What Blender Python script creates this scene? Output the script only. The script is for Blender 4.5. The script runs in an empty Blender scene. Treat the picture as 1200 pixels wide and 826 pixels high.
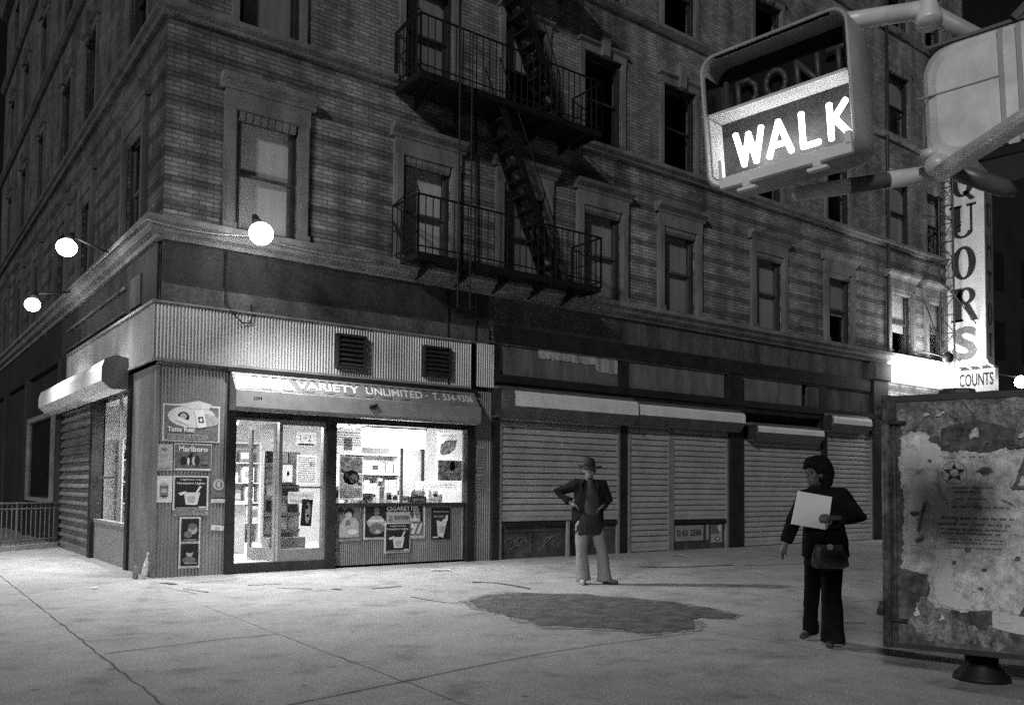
import bpy, bmesh, math, random
from mathutils import Vector, Matrix, noise
random.seed(7)
S = bpy.context.scene
COL = S.collection
R = math.radians
WM = {}

# ------------------------------------------------------------------ materials
def newmat(name):
    m = bpy.data.materials.new(name); m.use_nodes = True
    nt = m.node_tree
    return m, nt, nt.nodes, nt.links, nt.nodes['Principled BSDF']

def grey(v): return (v, v, v, 1)

def M(name, v, rough=.75, metal=0., var=.25, scale=5., stretch=(1, 1, 1), bump=0., bscale=60., spec=.4, fine=0.):
    m, nt, N, L, b = newmat(name)
    b.inputs['Roughness'].default_value = rough
    b.inputs['Metallic'].default_value = metal
    b.inputs['Specular IOR Level'].default_value = spec
    tc = N.new('ShaderNodeTexCoord'); mp = N.new('ShaderNodeMapping')
    mp.inputs['Scale'].default_value = stretch
    L.new(tc.outputs['Object'], mp.inputs['Vector'])
    nz = N.new('ShaderNodeTexNoise'); nz.inputs['Scale'].default_value = scale
    nz.inputs['Detail'].default_value = 6; nz.inputs['Roughness'].default_value = .62
    L.new(mp.outputs['Vector'], nz.inputs['Vector'])
    mr = N.new('ShaderNodeMapRange')
    mr.inputs['From Min'].default_value = .3; mr.inputs['From Max'].default_value = .7
    mr.inputs['To Min'].default_value = max(0.002, v * (1 - var)); mr.inputs['To Max'].default_value = min(.95, v * (1 + var))
    L.new(nz.outputs['Fac'], mr.inputs['Value'])
    out = mr.outputs['Result']
    if fine:
        n2 = N.new('ShaderNodeTexNoise'); n2.inputs['Scale'].default_value = bscale; n2.inputs['Detail'].default_value = 3
        L.new(tc.outputs['Object'], n2.inputs['Vector'])
        r2 = N.new('ShaderNodeMapRange'); r2.inputs['From Min'].default_value = .3; r2.inputs['From Max'].default_value = .7
        r2.inputs['To Min'].default_value = 1 - fine; r2.inputs['To Max'].default_value = 1 + fine
        L.new(n2.outputs['Fac'], r2.inputs['Value'])
        mu = N.new('ShaderNodeMath'); mu.operation = 'MULTIPLY'
        L.new(out, mu.inputs[0]); L.new(r2.outputs['Result'], mu.inputs[1]); out = mu.outputs[0]
    L.new(out, b.inputs['Base Color'])
    if bump:
        n3 = N.new('ShaderNodeTexNoise'); n3.inputs['Scale'].default_value = bscale; n3.inputs['Detail'].default_value = 4
        L.new(tc.outputs['Object'], n3.inputs['Vector'])
        bp = N.new('ShaderNodeBump'); bp.inputs['Strength'].default_value = bump; bp.inputs['Distance'].default_value = .02
        L.new(n3.outputs['Fac'], bp.inputs['Height']); L.new(bp.outputs['Normal'], b.inputs['Normal'])
    return m

def EMIT(name, v):
    m, nt, N, L, b = newmat(name)
    b.inputs['Base Color'].default_value = grey(.8)
    b.inputs['Emission Color'].default_value = grey(1)
    b.inputs['Emission Strength'].default_value = v
    return m

def GLASS(name, tint=.85, rough=.04):
    m, nt, N, L, b = newmat(name)
    N.remove(b)
    out = N['Material Output']
    tr = N.new('ShaderNodeBsdfTransparent'); tr.inputs['Color'].default_value = grey(tint)
    gl = N.new('ShaderNodeBsdfGlossy'); gl.inputs['Roughness'].default_value = rough
    lw = N.new('ShaderNodeLayerWeight'); lw.inputs['Blend'].default_value = .5
    p5 = N.new('ShaderNodeMath'); p5.operation = 'POWER'; p5.inputs[1].default_value = 5; L.new(lw.outputs['Facing'], p5.inputs[0])
    fr = N.new('ShaderNodeMath'); fr.operation = 'MULTIPLY_ADD'; fr.inputs[1].default_value = .9; fr.inputs[2].default_value = .05; L.new(p5.outputs[0], fr.inputs[0])
    mx = N.new('ShaderNodeMixShader')
    L.new(fr.outputs[0], mx.inputs[0]); L.new(tr.outputs[0], mx.inputs[1]); L.new(gl.outputs[0], mx.inputs[2])
    L.new(mx.outputs[0], out.inputs['Surface'])
    return m

def THIN(name, v, var=.2, scale=12):      # thin paper that lets light through
    m, nt, N, L, b = newmat(name); N.remove(b)
    tc = N.new('ShaderNodeTexCoord'); nz = N.new('ShaderNodeTexNoise'); nz.inputs['Scale'].default_value = scale; L.new(tc.outputs['Object'], nz.inputs['Vector'])
    mr = N.new('ShaderNodeMapRange'); mr.inputs['From Min'].default_value = .3; mr.inputs['From Max'].default_value = .7
    mr.inputs['To Min'].default_value = v * (1 - var); mr.inputs['To Max'].default_value = min(.95, v * (1 + var)); L.new(nz.outputs['Fac'], mr.inputs['Value'])
    d = N.new('ShaderNodeBsdfDiffuse'); t = N.new('ShaderNodeBsdfTranslucent'); mx = N.new('ShaderNodeMixShader'); mx.inputs[0].default_value = .55
    L.new(mr.outputs[0], d.inputs['Color']); L.new(mr.outputs[0], t.inputs['Color'])
    L.new(d.outputs[0], mx.inputs[1]); L.new(t.outputs[0], mx.inputs[2]); L.new(mx.outputs[0], N['Material Output'].inputs['Surface'])
    return m

def BRICK(name, axis, v):
    m, nt, N, L, b = newmat(name)
    b.inputs['Roughness'].default_value = .9; b.inputs['Specular IOR Level'].default_value = .2
    tc = N.new('ShaderNodeTexCoord'); sp = N.new('ShaderNodeSeparateXYZ'); cb = N.new('ShaderNodeCombineXYZ')
    L.new(tc.outputs['Object'], sp.inputs[0])
    L.new(sp.outputs[axis], cb.inputs[0]); L.new(sp.outputs[2], cb.inputs[1])
    br = N.new('ShaderNodeTexBrick'); br.inputs['Scale'].default_value = 1
    br.inputs['Brick Width'].default_value = .215; br.inputs['Row Height'].default_value = .074
    br.inputs['Mortar Size'].default_value = .008; br.inputs['Mortar Smooth'].default_value = .3
    br.inputs['Color1'].default_value = grey(v * 1.25); br.inputs['Color2'].default_value = grey(v * .72)
    br.inputs['Mortar'].default_value = grey(v * .42)
    L.new(cb.outputs[0], br.inputs['Vector'])
    def math_(op, a, c=None):
        n = N.new('ShaderNodeMath'); n.operation = op
        for i, q in enumerate((a, c)):
            if q is None: continue
            if isinstance(q, (int, float)): n.inputs[i].default_value = q
            else: L.new(q, n.inputs[i])
        return n.outputs[0]
    # darker header bands every fifth-sixth course of the second storey
    z = sp.outputs[2]
    t = math_('FRACT', math_('DIVIDE', math_('SUBTRACT', z, 5.95 - 4.15 + .075), .415))
    band = math_('LESS_THAN', t, .36)
    band = math_('MULTIPLY', band, math_('LESS_THAN', z, 8.6))
    n1 = N.new('ShaderNodeTexNoise'); n1.inputs['Scale'].default_value = .8; n1.inputs['Detail'].default_value = 8; n1.inputs['Roughness'].default_value = .68
    L.new(tc.outputs['Object'], n1.inputs['Vector'])
    r1 = N.new('ShaderNodeMapRange'); r1.inputs['From Min'].default_value = .28; r1.inputs['From Max'].default_value = .66
    r1.inputs['To Min'].default_value = .3; r1.inputs['To Max'].default_value = 1.25
    L.new(n1.outputs['Fac'], r1.inputs['Value'])
    # rain streaks of soot running down the wall
    mp = N.new('ShaderNodeMapping'); mp.inputs['Scale'].default_value = (1.6, 1.6, .12)
    L.new(tc.outputs['Object'], mp.inputs['Vector'])
    n2 = N.new('ShaderNodeTexNoise'); n2.inputs['Scale'].default_value = 1.6; n2.inputs['Detail'].default_value = 5
    L.new(mp.outputs[0], n2.inputs['Vector'])
    r2 = N.new('ShaderNodeMapRange'); r2.inputs['From Min'].default_value = .38; r2.inputs['From Max'].default_value = .62
    r2.inputs['To Min'].default_value = .68; r2.inputs['To Max'].default_value = 1.1
    L.new(n2.outputs['Fac'], r2.inputs['Value'])
    bandf = math_('SUBTRACT', 1.0, math_('MULTIPLY', math_('MULTIPLY', band, n1.outputs['Fac']), .85))
    f = math_('MULTIPLY', math_('MULTIPLY', r1.outputs['Result'], r2.outputs['Result']), bandf)
    mx = N.new('ShaderNodeMix'); mx.data_type = 'RGBA'; mx.blend_type = 'MULTIPLY'; mx.inputs['Factor'].default_value = 1
    L.new(br.outputs['Color'], mx.inputs['A'])
    cc = N.new('ShaderNodeCombineColor')
    for i in range(3): L.new(f, cc.inputs[i])
    L.new(cc.outputs[0], mx.inputs['B'])
    L.new(mx.outputs['Result'], b.inputs['Base Color'])
    bp = N.new('ShaderNodeBump'); bp.inputs['Strength'].default_value = .7; bp.inputs['Distance'].default_value = .012; bp.invert = True
    L.new(br.outputs['Fac'], bp.inputs['Height']); L.new(bp.outputs['Normal'], b.inputs['Normal'])
    return m

def CONCRETE(name, v):
    m, nt, N, L, b = newmat(name)
    b.inputs['Roughness'].default_value = .85; b.inputs['Specular IOR Level'].default_value = .3
    tc = N.new('ShaderNodeTexCoord')
    def nz(scale, det, lo, hi, a=.3, c=.7):
        n = N.new('ShaderNodeTexNoise'); n.inputs['Scale'].default_value = scale; n.inputs['Detail'].default_value = det; n.inputs['Roughness'].default_value = .7
        L.new(tc.outputs['Object'], n.inputs['Vector'])
        r = N.new('ShaderNodeMapRange'); r.inputs['From Min'].default_value = a; r.inputs['From Max'].default_value = c
        r.inputs['To Min'].default_value = lo; r.inputs['To Max'].default_value = hi
        L.new(n.outputs['Fac'], r.inputs['Value']); return r.outputs['Result'], n.outputs['Fac']
    a, _ = nz(.55, 7, .78, 1.18); c, _ = nz(4, 6, .86, 1.14); d, dn = nz(60, 4, .5, 1.5); e, _ = nz(1.7, 8, .45, 1.0, .28, .48); h, _ = nz(11, 5, .75, 1.0, .22, .36)
    cur = None
    vo = N.new('ShaderNodeTexVoronoi'); vo.inputs['Scale'].default_value = 1.6; L.new(tc.outputs['Object'], vo.inputs['Vector'])
    gr = N.new('ShaderNodeMapRange'); gr.inputs['From Min'].default_value = .035; gr.inputs['From Max'].default_value = .06; gr.inputs['To Min'].default_value = .5; gr.inputs['To Max'].default_value = 1
    L.new(vo.outputs['Distance'], gr.inputs['Value']); h2 = gr.outputs['Result']
    for q in (a, c, d, e, h, h2):
        mu = N.new('ShaderNodeMath'); mu.operation = 'MULTIPLY'
        if cur is None: mu.inputs[0].default_value = v
        else: L.new(cur, mu.inputs[0])
        L.new(q, mu.inputs[1]); cur = mu.outputs[0]
    L.new(cur, b.inputs['Base Color'])
    bp = N.new('ShaderNodeBump'); bp.inputs['Strength'].default_value = .35; bp.inputs['Distance'].default_value = .01
    L.new(dn, bp.inputs['Height']); L.new(bp.outputs['Normal'], b.inputs['Normal'])
    return m

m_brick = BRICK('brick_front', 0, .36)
m_bricks = BRICK('brick_side', 1, .155)  # side brick darkened in colour to offset the stronger light on it
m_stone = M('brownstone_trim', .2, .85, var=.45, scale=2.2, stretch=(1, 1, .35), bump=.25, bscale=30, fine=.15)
m_stoned = M('shaded_side_trim', .11, .85, var=.45, scale=2.2, stretch=(1, 1, .35), bump=.25, bscale=30, fine=.15)  # darker copy of the trim, the side wall's dimness put into its colour
m_ledge = M('painted_ledge', .2, .7, var=.5, scale=2.0, bump=.2, bscale=25, fine=.15)
m_frieze = M('sooty_frieze', .04, .75, var=.6, scale=1.7, stretch=(1, 1, .4), bump=.3, bscale=18, fine=.3)
m_frieze2 = M('weathered_frieze', .1, .8, var=.6, scale=2.2, stretch=(1, 1, .3), bump=.3, bscale=18, fine=.3)
m_pier = M('black_painted_pier', .022, .6, var=.5, scale=3, bump=.15, bscale=20)
m_wood = M('dark_window_wood', .03, .6, var=.4, scale=4)
m_sash = M('sash_paint', .09, .6, var=.4, scale=6)
m_shade = M('window_shade', .88, .9, var=.16, scale=1.6, stretch=(1, 1, .3))
m_shade2 = M('dim_window_shade', .4, .9, var=.2, scale=1.6, stretch=(1, 1, .3))
m_glass = GLASS('window_glass', .85, .06)
m_shopglass = GLASS('shop_glass', .94, .02)
m_corr = M('galvanised_sheet', .5, .42, metal=.35, var=.28, scale=1.6, stretch=(1, 1, .35), spec=.5, fine=.1)
m_corrd = M('dull_galvanised_sheet', .24, .55, metal=.2, var=.35, scale=2, stretch=(1, 1, .4), spec=.4, fine=.12)
m_flash = M('metal_flashing', .42, .4, metal=.4, var=.3, scale=3)
m_black = M('black_iron', .012, .55, var=.4, scale=6, spec=.4)
m_dark = M('dark_metal', .035, .5, var=.4, scale=5)
m_shut = M('shutter_slats', .46, .45, metal=.15, var=.2, scale=1.8, stretch=(.8, .8, 1.2), fine=.14, bscale=25, spec=.45)
m_shutL = M('oily_shutter_slats', .30, .38, metal=.5, var=.3, scale=2.2)
m_hous = M('housing_grey', .14, .5, metal=.1, var=.3, scale=3)
m_housw = M('housing_white', .85, .5, var=.16, scale=3, stretch=(1, 1, .6))
m_bulk = M('bulkhead_boards', .085, .7, var=.6, scale=3, bump=.2, bscale=14, fine=.2)
m_scrib = M('chalk_scribble', .17, .9, var=.5, scale=9)
m_trans = M('transom_board', .16, .8, var=.5, scale=2, stretch=(1.6, 1.6, .4), fine=.15)
m_transl = M('bare_transom_sheet', .5, .5, metal=.3, var=.6, scale=3.5, stretch=(2.5, 2.5, .5))
m_alu = M('aluminium_frame', .35, .4, metal=.5, var=.15)
m_white = M('white_paint', .78, .6, var=.06)
m_cream = M('pale_paint', .55, .7, var=.12)
m_mid = M('mid_grey_paint', .25, .6, var=.2)
m_paper = M('paper', .68, .85, var=.12, scale=7, fine=.05)
m_paperg = M('grey_paper', .32, .85, var=.25, scale=7)
m_ink = M('black_ink', .02, .6, var=.3)
m_inkg = M('grey_ink', .16, .7, var=.45, scale=18)
m_inkl = M('light_ink', .42, .7, var=.3, scale=20)
m_grass = M('field_ink', .12, .7, var=.6, scale=26)
m_skin = M('skin', .2, .55, var=.12, scale=9)
m_skind = M('dark_skin', .1, .5, var=.12, scale=9)
m_eye = M('eye_dark', .02, .3)
m_coat = M('black_jacket_cloth', .016, .95, spec=.08, var=.4, scale=10, bump=.5, bscale=14)
m_shirt = M('grey_shirt_cloth', .04, .9, var=.3, scale=10, bump=.4, bscale=14)
m_shirtd = M('dark_shirt_cloth', .03, .95, spec=.08, var=.3, scale=10, bump=.5, bscale=12)
m_pants = M('pale_denim', .23, .9, var=.22, scale=7, stretch=(1, 1, .4), bump=.6, bscale=11)
m_hat = M('dark_felt', .03, .9, var=.3)
m_shoe = M('shoe_leather', .05, .4, var=.3)
m_shoew = M('lit_shoe', .5, .5, var=.2)
m_coatw = M('black_coat_wool', .011, .95, spec=.06, var=.5, scale=9, bump=.5, bscale=13)
m_hair = M('black_hair', .01, .95, spec=.08, var=.5, scale=30, bump=1., bscale=60)
m_bag = M('handbag_leather', .1, .35, var=.7, scale=14, bump=.6, bscale=16)
m_sig = M('signal_enamel', .4, .45, var=.25, scale=6, spec=.5)
m_sigd = M('signal_lens_black', .008, .35, var=.3)
m_housg = M('signal_glow_grey', .045, .5, var=.4, scale=9, fine=.2)
m_sigw = M('signal_white', .75, .5, var=.1, scale=9)
m_dont = M('unlit_letter_tube', .06, .4, var=.2)
m_pipe = M('galvanised_pipe', .82, .42, metal=.1, var=.3, scale=9, spec=.5)
m_pole = M('painted_pipe_dark', .13, .4, metal=.2, var=.3, scale=9)
m_cab = M('cabinet_paint', .1, .5, var=.95, scale=4.5, stretch=(1, 1, .6), bump=.2, bscale=20, fine=.5)
m_glue = M('old_glue_residue', .2, .85, var=.9, scale=11, stretch=(1, 1, .6), fine=.5, bscale=70)
m_tornp = M('weathered_poster', .58, .9, var=.55, scale=13, fine=.45, bscale=110)
m_tornl = M('bare_poster_back', .66, .9, var=.16, scale=6, fine=.1)
m_signf = M('sign_enamel_white', .72, .45, var=.12, scale=2.5)
m_signs = M('sign_edge_grey', .16, .5, var=.25)
m_wetp = M('tar_patch', .115, .85, var=.6, scale=5, bump=.3, bscale=80, fine=.6)
m_crack = M('joint_dirt', .11, .95, var=.4)
m_bottle = M('frosted_bottle', .6, .25, var=.15, spec=.6)
m_stake = M('bare_timber', .3, .8, var=.3, scale=5, stretch=(4, 4, .5))
m_darkb = M('unlit_wall', .02, .9, var=.5, scale=.8)  # near-black colour stands for walls that the light should not reach
m_fence = M('railing_paint', .2, .5, metal=.2, var=.25, scale=6)
m_kerb = M('kerb_stone', .42, .8, var=.2, scale=5, fine=.15)
TH = {}
for _k, _n, _v, _a in (('m_paper', 'thin_paper', .85, .1), ('m_inkl', 'thin_light_print', .6, .3), ('m_inkg', 'thin_grey_print', .3, .5), ('m_paperg', 'thin_grey_paper', .55, .25), ('m_grass', 'thin_mottled_print', .25, .6), ('m_ink', 'thin_black_print', .03, .3)): TH[globals()[_k].name] = THIN(_n, _v, _a)
e_lamp = EMIT('flood_lens_glow', 32)
e_lampL = EMIT('side_flood_glow', 28)
e_tube = EMIT('fluorescent_glow', 7)
e_box = EMIT('lightbox_glow', 12)
e_walk = EMIT('walk_neon', 9)
e_fascia = EMIT('lit_fascia', 6)
e_star = EMIT('bare_bulb', 60)

# ------------------------------------------------------------------ mesh builder
class MB:
    def __init__(self): self.v = []; self.f = []
    def add(self, vs, fs):
        n = len(self.v); self.v += [Vector(q) for q in vs]; self.f += [tuple(i + n for i in f) for f in fs]; return self
    def box(self, x0, x1, y0, y1, z0, z1):
        return self.hexa([(x0, y0, z0), (x1, y0, z0), (x1, y1, z0), (x0, y1, z0), (x0, y0, z1), (x1, y0, z1), (x1, y1, z1), (x0, y1, z1)])
    def hexa(self, p):
        return self.add(p, [(0, 3, 2, 1), (4, 5, 6, 7), (0, 1, 5, 4), (1, 2, 6, 5), (2, 3, 7, 6), (3, 0, 4, 7)])
    def quad(self, *p): return self.add(p, [tuple(range(len(p)))])
    def prism(self, poly, fn, a0, a1):
        n = len(poly)
        vs = [fn(u, w, a0) for u, w in poly] + [fn(u, w, a1) for u, w in poly]
        fs = [tuple(range(n))[::-1], tuple(range(n, 2 * n))] + [(i, (i + 1) % n, n + (i + 1) % n, n + i) for i in range(n)]
        return self.add(vs, fs)
    def tube(self, pts, r, n=8, cap=True):
        pts = [Vector(p) for p in pts]; rings = []; rr = r if isinstance(r, (list, tuple)) else [r] * len(pts)
        prev = None
        for i, p in enumerate(pts):
            d = (pts[min(i + 1, len(pts) - 1)] - pts[max(i - 1, 0)]).normalized()
            a = prev - d * prev.dot(d) if prev is not None else (Vector((0, 0, 1)) if abs(d.z) < .9 else Vector((1, 0, 0)))
            a = (a - d * a.dot(d)).normalized(); prev = a; b = d.cross(a)
            q = rr[i]; qa, qb = q if isinstance(q, tuple) else (q, q)
            rings.append([p + a * math.cos(2 * math.pi * k / n) * qa + b * math.sin(2 * math.pi * k / n) * qb for k in range(n)])
        return self.rings(rings, cap)
    def rings(self, rings, cap=True):
        n = len(rings[0]); vs = [q for r_ in rings for q in r_]; fs = []
        for i in range(len(rings) - 1):
            for k in range(n):
                fs.append((i * n + k, i * n + (k + 1) % n, (i + 1) * n + (k + 1) % n, (i + 1) * n + k))
        if cap: fs += [tuple(range(n))[::-1], tuple(range((len(rings) - 1) * n, len(rings) * n))]
        return self.add(vs, fs)
    def loft(self, rs, n=20):   # rs: (x, y, z, rx, ry)
        return self.rings([[(x + rx * math.cos(2 * math.pi * k / n), y + ry * math.sin(2 * math.pi * k / n), z) for k in range(n)] for x, y, z, rx, ry in rs])
    def ell(self, c, r, nu=16, nv=10):
        c = Vector(c)
        rs = []
        for j in range(1, nv):
            t = math.pi * j / nv
            rs.append((c.x, c.y, c.z + r[2] * math.cos(t), r[0] * math.sin(t), r[1] * math.sin(t)))
        n = nu; base = len(self.v)
        self.loft(rs, n)
        return self
    def build(self, name, mat, parent=None, local=False, smooth=False, bevel=0., tw=None):
        me = bpy.data.meshes.new(name)
        vs = self.v
        W = WM.get(parent.name) if parent else None
        if W is not None and not local:
            Wi = W.inverted(); vs = [Wi @ q for q in vs]
        me.from_pydata([tuple(q) for q in vs], [], self.f); me.validate()
        bm = bmesh.new(); bm.from_mesh(me); bmesh.ops.recalc_face_normals(bm, faces=bm.faces)
        if bevel:
            bmesh.ops.bevel(bm, geom=[e for e in bm.edges if len(e.link_faces) == 2 and e.calc_face_angle(0) > .5], offset=bevel, segments=2, affect='EDGES', profile=.5)
        bm.to_mesh(me); bm.free()
        me.materials.append(mat)
        if smooth:
            for p in me.polygons: p.use_smooth = True
        o = bpy.data.objects.new(name, me); COL.objects.link(o)
        if parent: o.parent = parent; WM[o.name] = W
        else: WM[o.name] = Matrix.Identity(4)
        return o

def tag(o, label=None, cat=None, group=None, kind=None):
    if label: o['label'] = label
    if cat: o['category'] = cat
    if group: o['group'] = group
    if kind: o['kind'] = kind
    return o

def thing(name, label, cat, loc=(0, 0, 0), rz=0., group=None):
    o = bpy.data.objects.new(name, None); COL.objects.link(o)
    o.empty_display_size = .1
    o.location = loc; o.rotation_euler = (0, 0, rz)
    WM[o.name] = Matrix.Translation(loc) @ Matrix.Rotation(rz, 4, 'Z')
    return tag(o, label, cat, group)

def FR(u, d, z): return (u, -d, z)        # street front: d metres out from the wall plane
def SD(u, d, z): return (-d, u, z)        # side street front
def pbox(mb, m, u0, u1, d0, d1, z0, z1):
    return mb.hexa([m(u0, d0, z0), m(u1, d0, z0), m(u1, d1, z0), m(u0, d1, z0), m(u0, d0, z1), m(u1, d0, z1), m(u1, d1, z1), m(u0, d1, z1)])
def pprism(mb, m, prof, u0, u1):          # prof: (d, z)
    return mb.prism(prof, lambda d, z, a: m(a, d, z), u0, u1)

def textgeo(s, size=1., bold=.012, ext=.02):
    cu = bpy.data.curves.new('t', 'FONT'); cu.body = s; cu.size = size; cu.offset = bold * size; cu.extrude = 0; cu.resolution_u = 3
    cu.fill_mode = 'FRONT'
    o = bpy.data.objects.new('t', cu); COL.objects.link(o)
    dg = bpy.context.evaluated_depsgraph_get(); me = bpy.data.meshes.new_from_object(o.evaluated_get(dg))
    vs = [v.co.copy() for v in me.vertices]; fs = [tuple(p.vertices) for p in me.polygons]
    bpy.data.objects.remove(o); bpy.data.curves.remove(cu); bpy.data.meshes.remove(me)
    return vs, fs

def put_text(mb, s, place, w, h, bold=.012):
    """place(a, b) -> xyz for a in 0..w, b in 0..h"""
    vs, fs = textgeo(s, 1., bold)
    if not vs: return mb
    x0 = min(v.x for v in vs); x1 = max(v.x for v in vs); y0 = min(v.y for v in vs); y1 = max(v.y for v in vs)
    return mb.add([place((v.x - x0) / (x1 - x0) * w, (v.y - y0) / (y1 - y0) * h) for v in vs], fs)

def blob(mb, name, mat, parent, voxel=.012, it=4, tex=0.):
    """one continuous surface from overlapping solids"""
    me = bpy.data.meshes.new('b'); me.from_pydata([tuple(q) for q in mb.v], [], mb.f)
    bm = bmesh.new(); bm.from_mesh(me); bmesh.ops.recalc_face_normals(bm, faces=bm.faces); bm.to_mesh(me); bm.free()
    o = bpy.data.objects.new('b', me); COL.objects.link(o)
    r = o.modifiers.new('r', 'REMESH'); r.mode = 'VOXEL'; r.voxel_size = voxel
    s = o.modifiers.new('s', 'SMOOTH'); s.iterations = it; s.factor = .5
    dg = bpy.context.evaluated_depsgraph_get()
    m2 = bpy.data.meshes.new_from_object(o.evaluated_get(dg))
    bpy.data.objects.remove(o); bpy.data.meshes.remove(me)
    m2.name = name; m2.materials.clear(); m2.materials.append(mat)
    if tex:
        for v in m2.vertices:
            c = v.co; k = noise.noise(Vector((c.x * 7, c.y * 7, c.z * 4))) + .7 * abs(noise.noise(Vector((c.x * 6 + c.z * 9, c.y * 8, c.z * 13 - c.x * 8)))) + .35 * noise.noise(c * 30)
            v.co += v.normal * k * tex * 1.5
    for p in m2.polygons: p.use_smooth = True
    q = bpy.data.objects.new(name, m2); COL.objects.link(q); q.parent = parent; WM[q.name] = WM[parent.name]
    return q

# ------------------------------------------------------------------ ground
g = MB()
g.quad((-80, -80, 0), (90, -80, 0), (90, 90, 0), (-80, 90, 0))
tag(g.build('sidewalk', CONCRETE('sidewalk_concrete', .42)), 'pale speckled concrete sidewalk', kind='structure')

def ragged(poly, amp, step=.12, seed=0):
    out = []
    n = len(poly)
    for i in range(n):
        a = Vector(poly[i]).to_3d(); b = Vector(poly[(i + 1) % n]).to_3d(); k = max(1, int((b - a).length / step))
        for j in range(k):
            p = a.lerp(b, j / k); q = p * 3.1 + Vector((seed * 7.3, 0, seed))
            p += Vector((noise.noise(q), noise.noise(q + Vector((9, 9, 0))), 0)) * amp + Vector((noise.noise(q * 5), noise.noise(q * 5 + Vector((5, 0, 0))), 0)) * amp * .6 + Vector((noise.noise(q * 17), noise.noise(q * 17 + Vector((5, 0, 0))), 0)) * amp * .35
            out.append(p)
    return out
mb = MB()
pp = ragged([(2.44, -4.8), (3.0, -4.42), (3.45, -4.40), (4.15, -5.1), (4.53, -6.25), (4.36, -7.3), (4.1, -7.55), (3.77, -7.2), (3.2, -7.75), (2.63, -7.66), (2.35, -7.0), (2.03, -6.82), (2.2, -6.0), (2.25, -5.3)], .1, .04, 3)
# photograph order: keep it a simple polygon
mb.add([(p.x, p.y, .008) for p in pp], [tuple(range(len(pp)))])
tag(mb.build('asphalt_patch', m_wetp), 'ragged dark tar patch on the pale sidewalk', kind='structure')

mb = MB(); cx_, cy_ = 3.25, -6.1
p2 = ragged([(cx_ + (a - cx_) * 1.06, cy_ + (b - cy_) * 1.06) for a, b in [(2.44, -4.8), (3.0, -4.42), (3.45, -4.40), (4.15, -5.1), (4.53, -6.25), (4.36, -7.3), (4.1, -7.55), (3.77, -7.2), (3.2, -7.75), (2.63, -7.66), (2.35, -7.0), (2.03, -6.82), (2.2, -6.0), (2.25, -5.3)]], .13, .04, 8)
mb.add([(p.x, p.y, .004) for p in p2], [tuple(range(len(p2)))])
tag(mb.build('pavement_stain', M('worn_patch_edge', .26, .85, var=.5, scale=7, fine=.5, bscale=60)), 'worn paler fringe around the dark tar patch', kind='structure')

def strip(mb, pts, w, z=.004, seed=0):
    q = []
    for i in range(len(pts) - 1):
        a, b = Vector(pts[i]), Vector(pts[i + 1]); k = max(1, int((b - a).length / .12))
        for j in range(k): q.append(a.lerp(b, j / k))
    q.append(Vector(pts[-1])); L_, R_ = [], []
    for i, p in enumerate(q):
        d = (q[min(i + 1, len(q) - 1)] - q[max(i - 1, 0)]).normalized(); nrm = Vector((-d.y, d.x))
        j = noise.noise(Vector((p.x * 5, p.y * 5, seed))) * .02
        ww = w * (.55 + .9 * abs(noise.noise(Vector((p.x * 3.3, p.y * 3.3, seed + 4)))))
        c = p + nrm * j; L_.append((*(c + nrm * ww), z)); R_.append((*(c - nrm * ww), z))
    n = len(q)
    mb.add(L_ + R_, [(i, i + 1, n + i + 1, n + i) for i in range(n - 1)])
mb = MB()
lines = [([(-1.79, 7), (-1.87, -3.35), (-1.9, -5.9), (-1.95, -16)], .006), ([(-1.87, -5.83), (-.92, -5.7), (-.33, -5.72)], .009), ([(-.33, -5.72), (-.33, -6.2), (-.33, -8.1), (-.37, -11)], .006),
         ([(-1.9, -8.4), (-.28, -8.1), (.41, -7.97), (1.19, -7.86), (1.9, -7.83), (3, -7.9)], .009), ([(2.1, -3.99), (2.16, -4.7), (2.46, -4.95)], .018), ([(-.33, -5.7), (-.3, -3.4)], .004),
         ([(3.2, -7.8), (3.3, -9.4), (3.2, -12)], .005), ([(5.6, -7.4), (9, -7.6), (14, -7.5)], .008), ([(-1.9, -11.3), (2, -11.1), (6, -11.2)], .01)]
for i, (pts, w) in enumerate(lines): strip(mb, pts, w, .005, i)
for i, (pts, w) in enumerate([([(3.72, -3.0), (3.93, -3.3), (3.95, -3.8), (3.9, -4.16)], .05), ([(-.08, -.76), (.03, -1.08)], .07), ([(-.03, -1.64), (.13, -2.2)], .02), ([(.82, -1.71), (1.29, -1.76)], .03),
                              ([(1.05, -2.22), (1.4, -2.56)], .025), ([(1.64, -2.71), (1.69, -2.86)], .05), ([(2.07, -2.99), (2.56, -2.94)], .035), ([(.2, -.95), (.6, -1.0), (1.0, -.8)], .015), ([(-.2, -1.3), (-.05, -2.3)], .008),
                              ([(7.6, -2.6), (8.2, -3.0), (9.4, -3.25)], .06), ([(9.5, -3.4), (11, -3.9)], .03), ([(4.6, -8.1), (5.0, -8.5)], .02)]):
    strip(mb, pts, w, .008, i + 30)
tag(mb.build('pavement_joints', m_crack), 'dark joints and cracks in the sidewalk', kind='structure')

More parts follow.
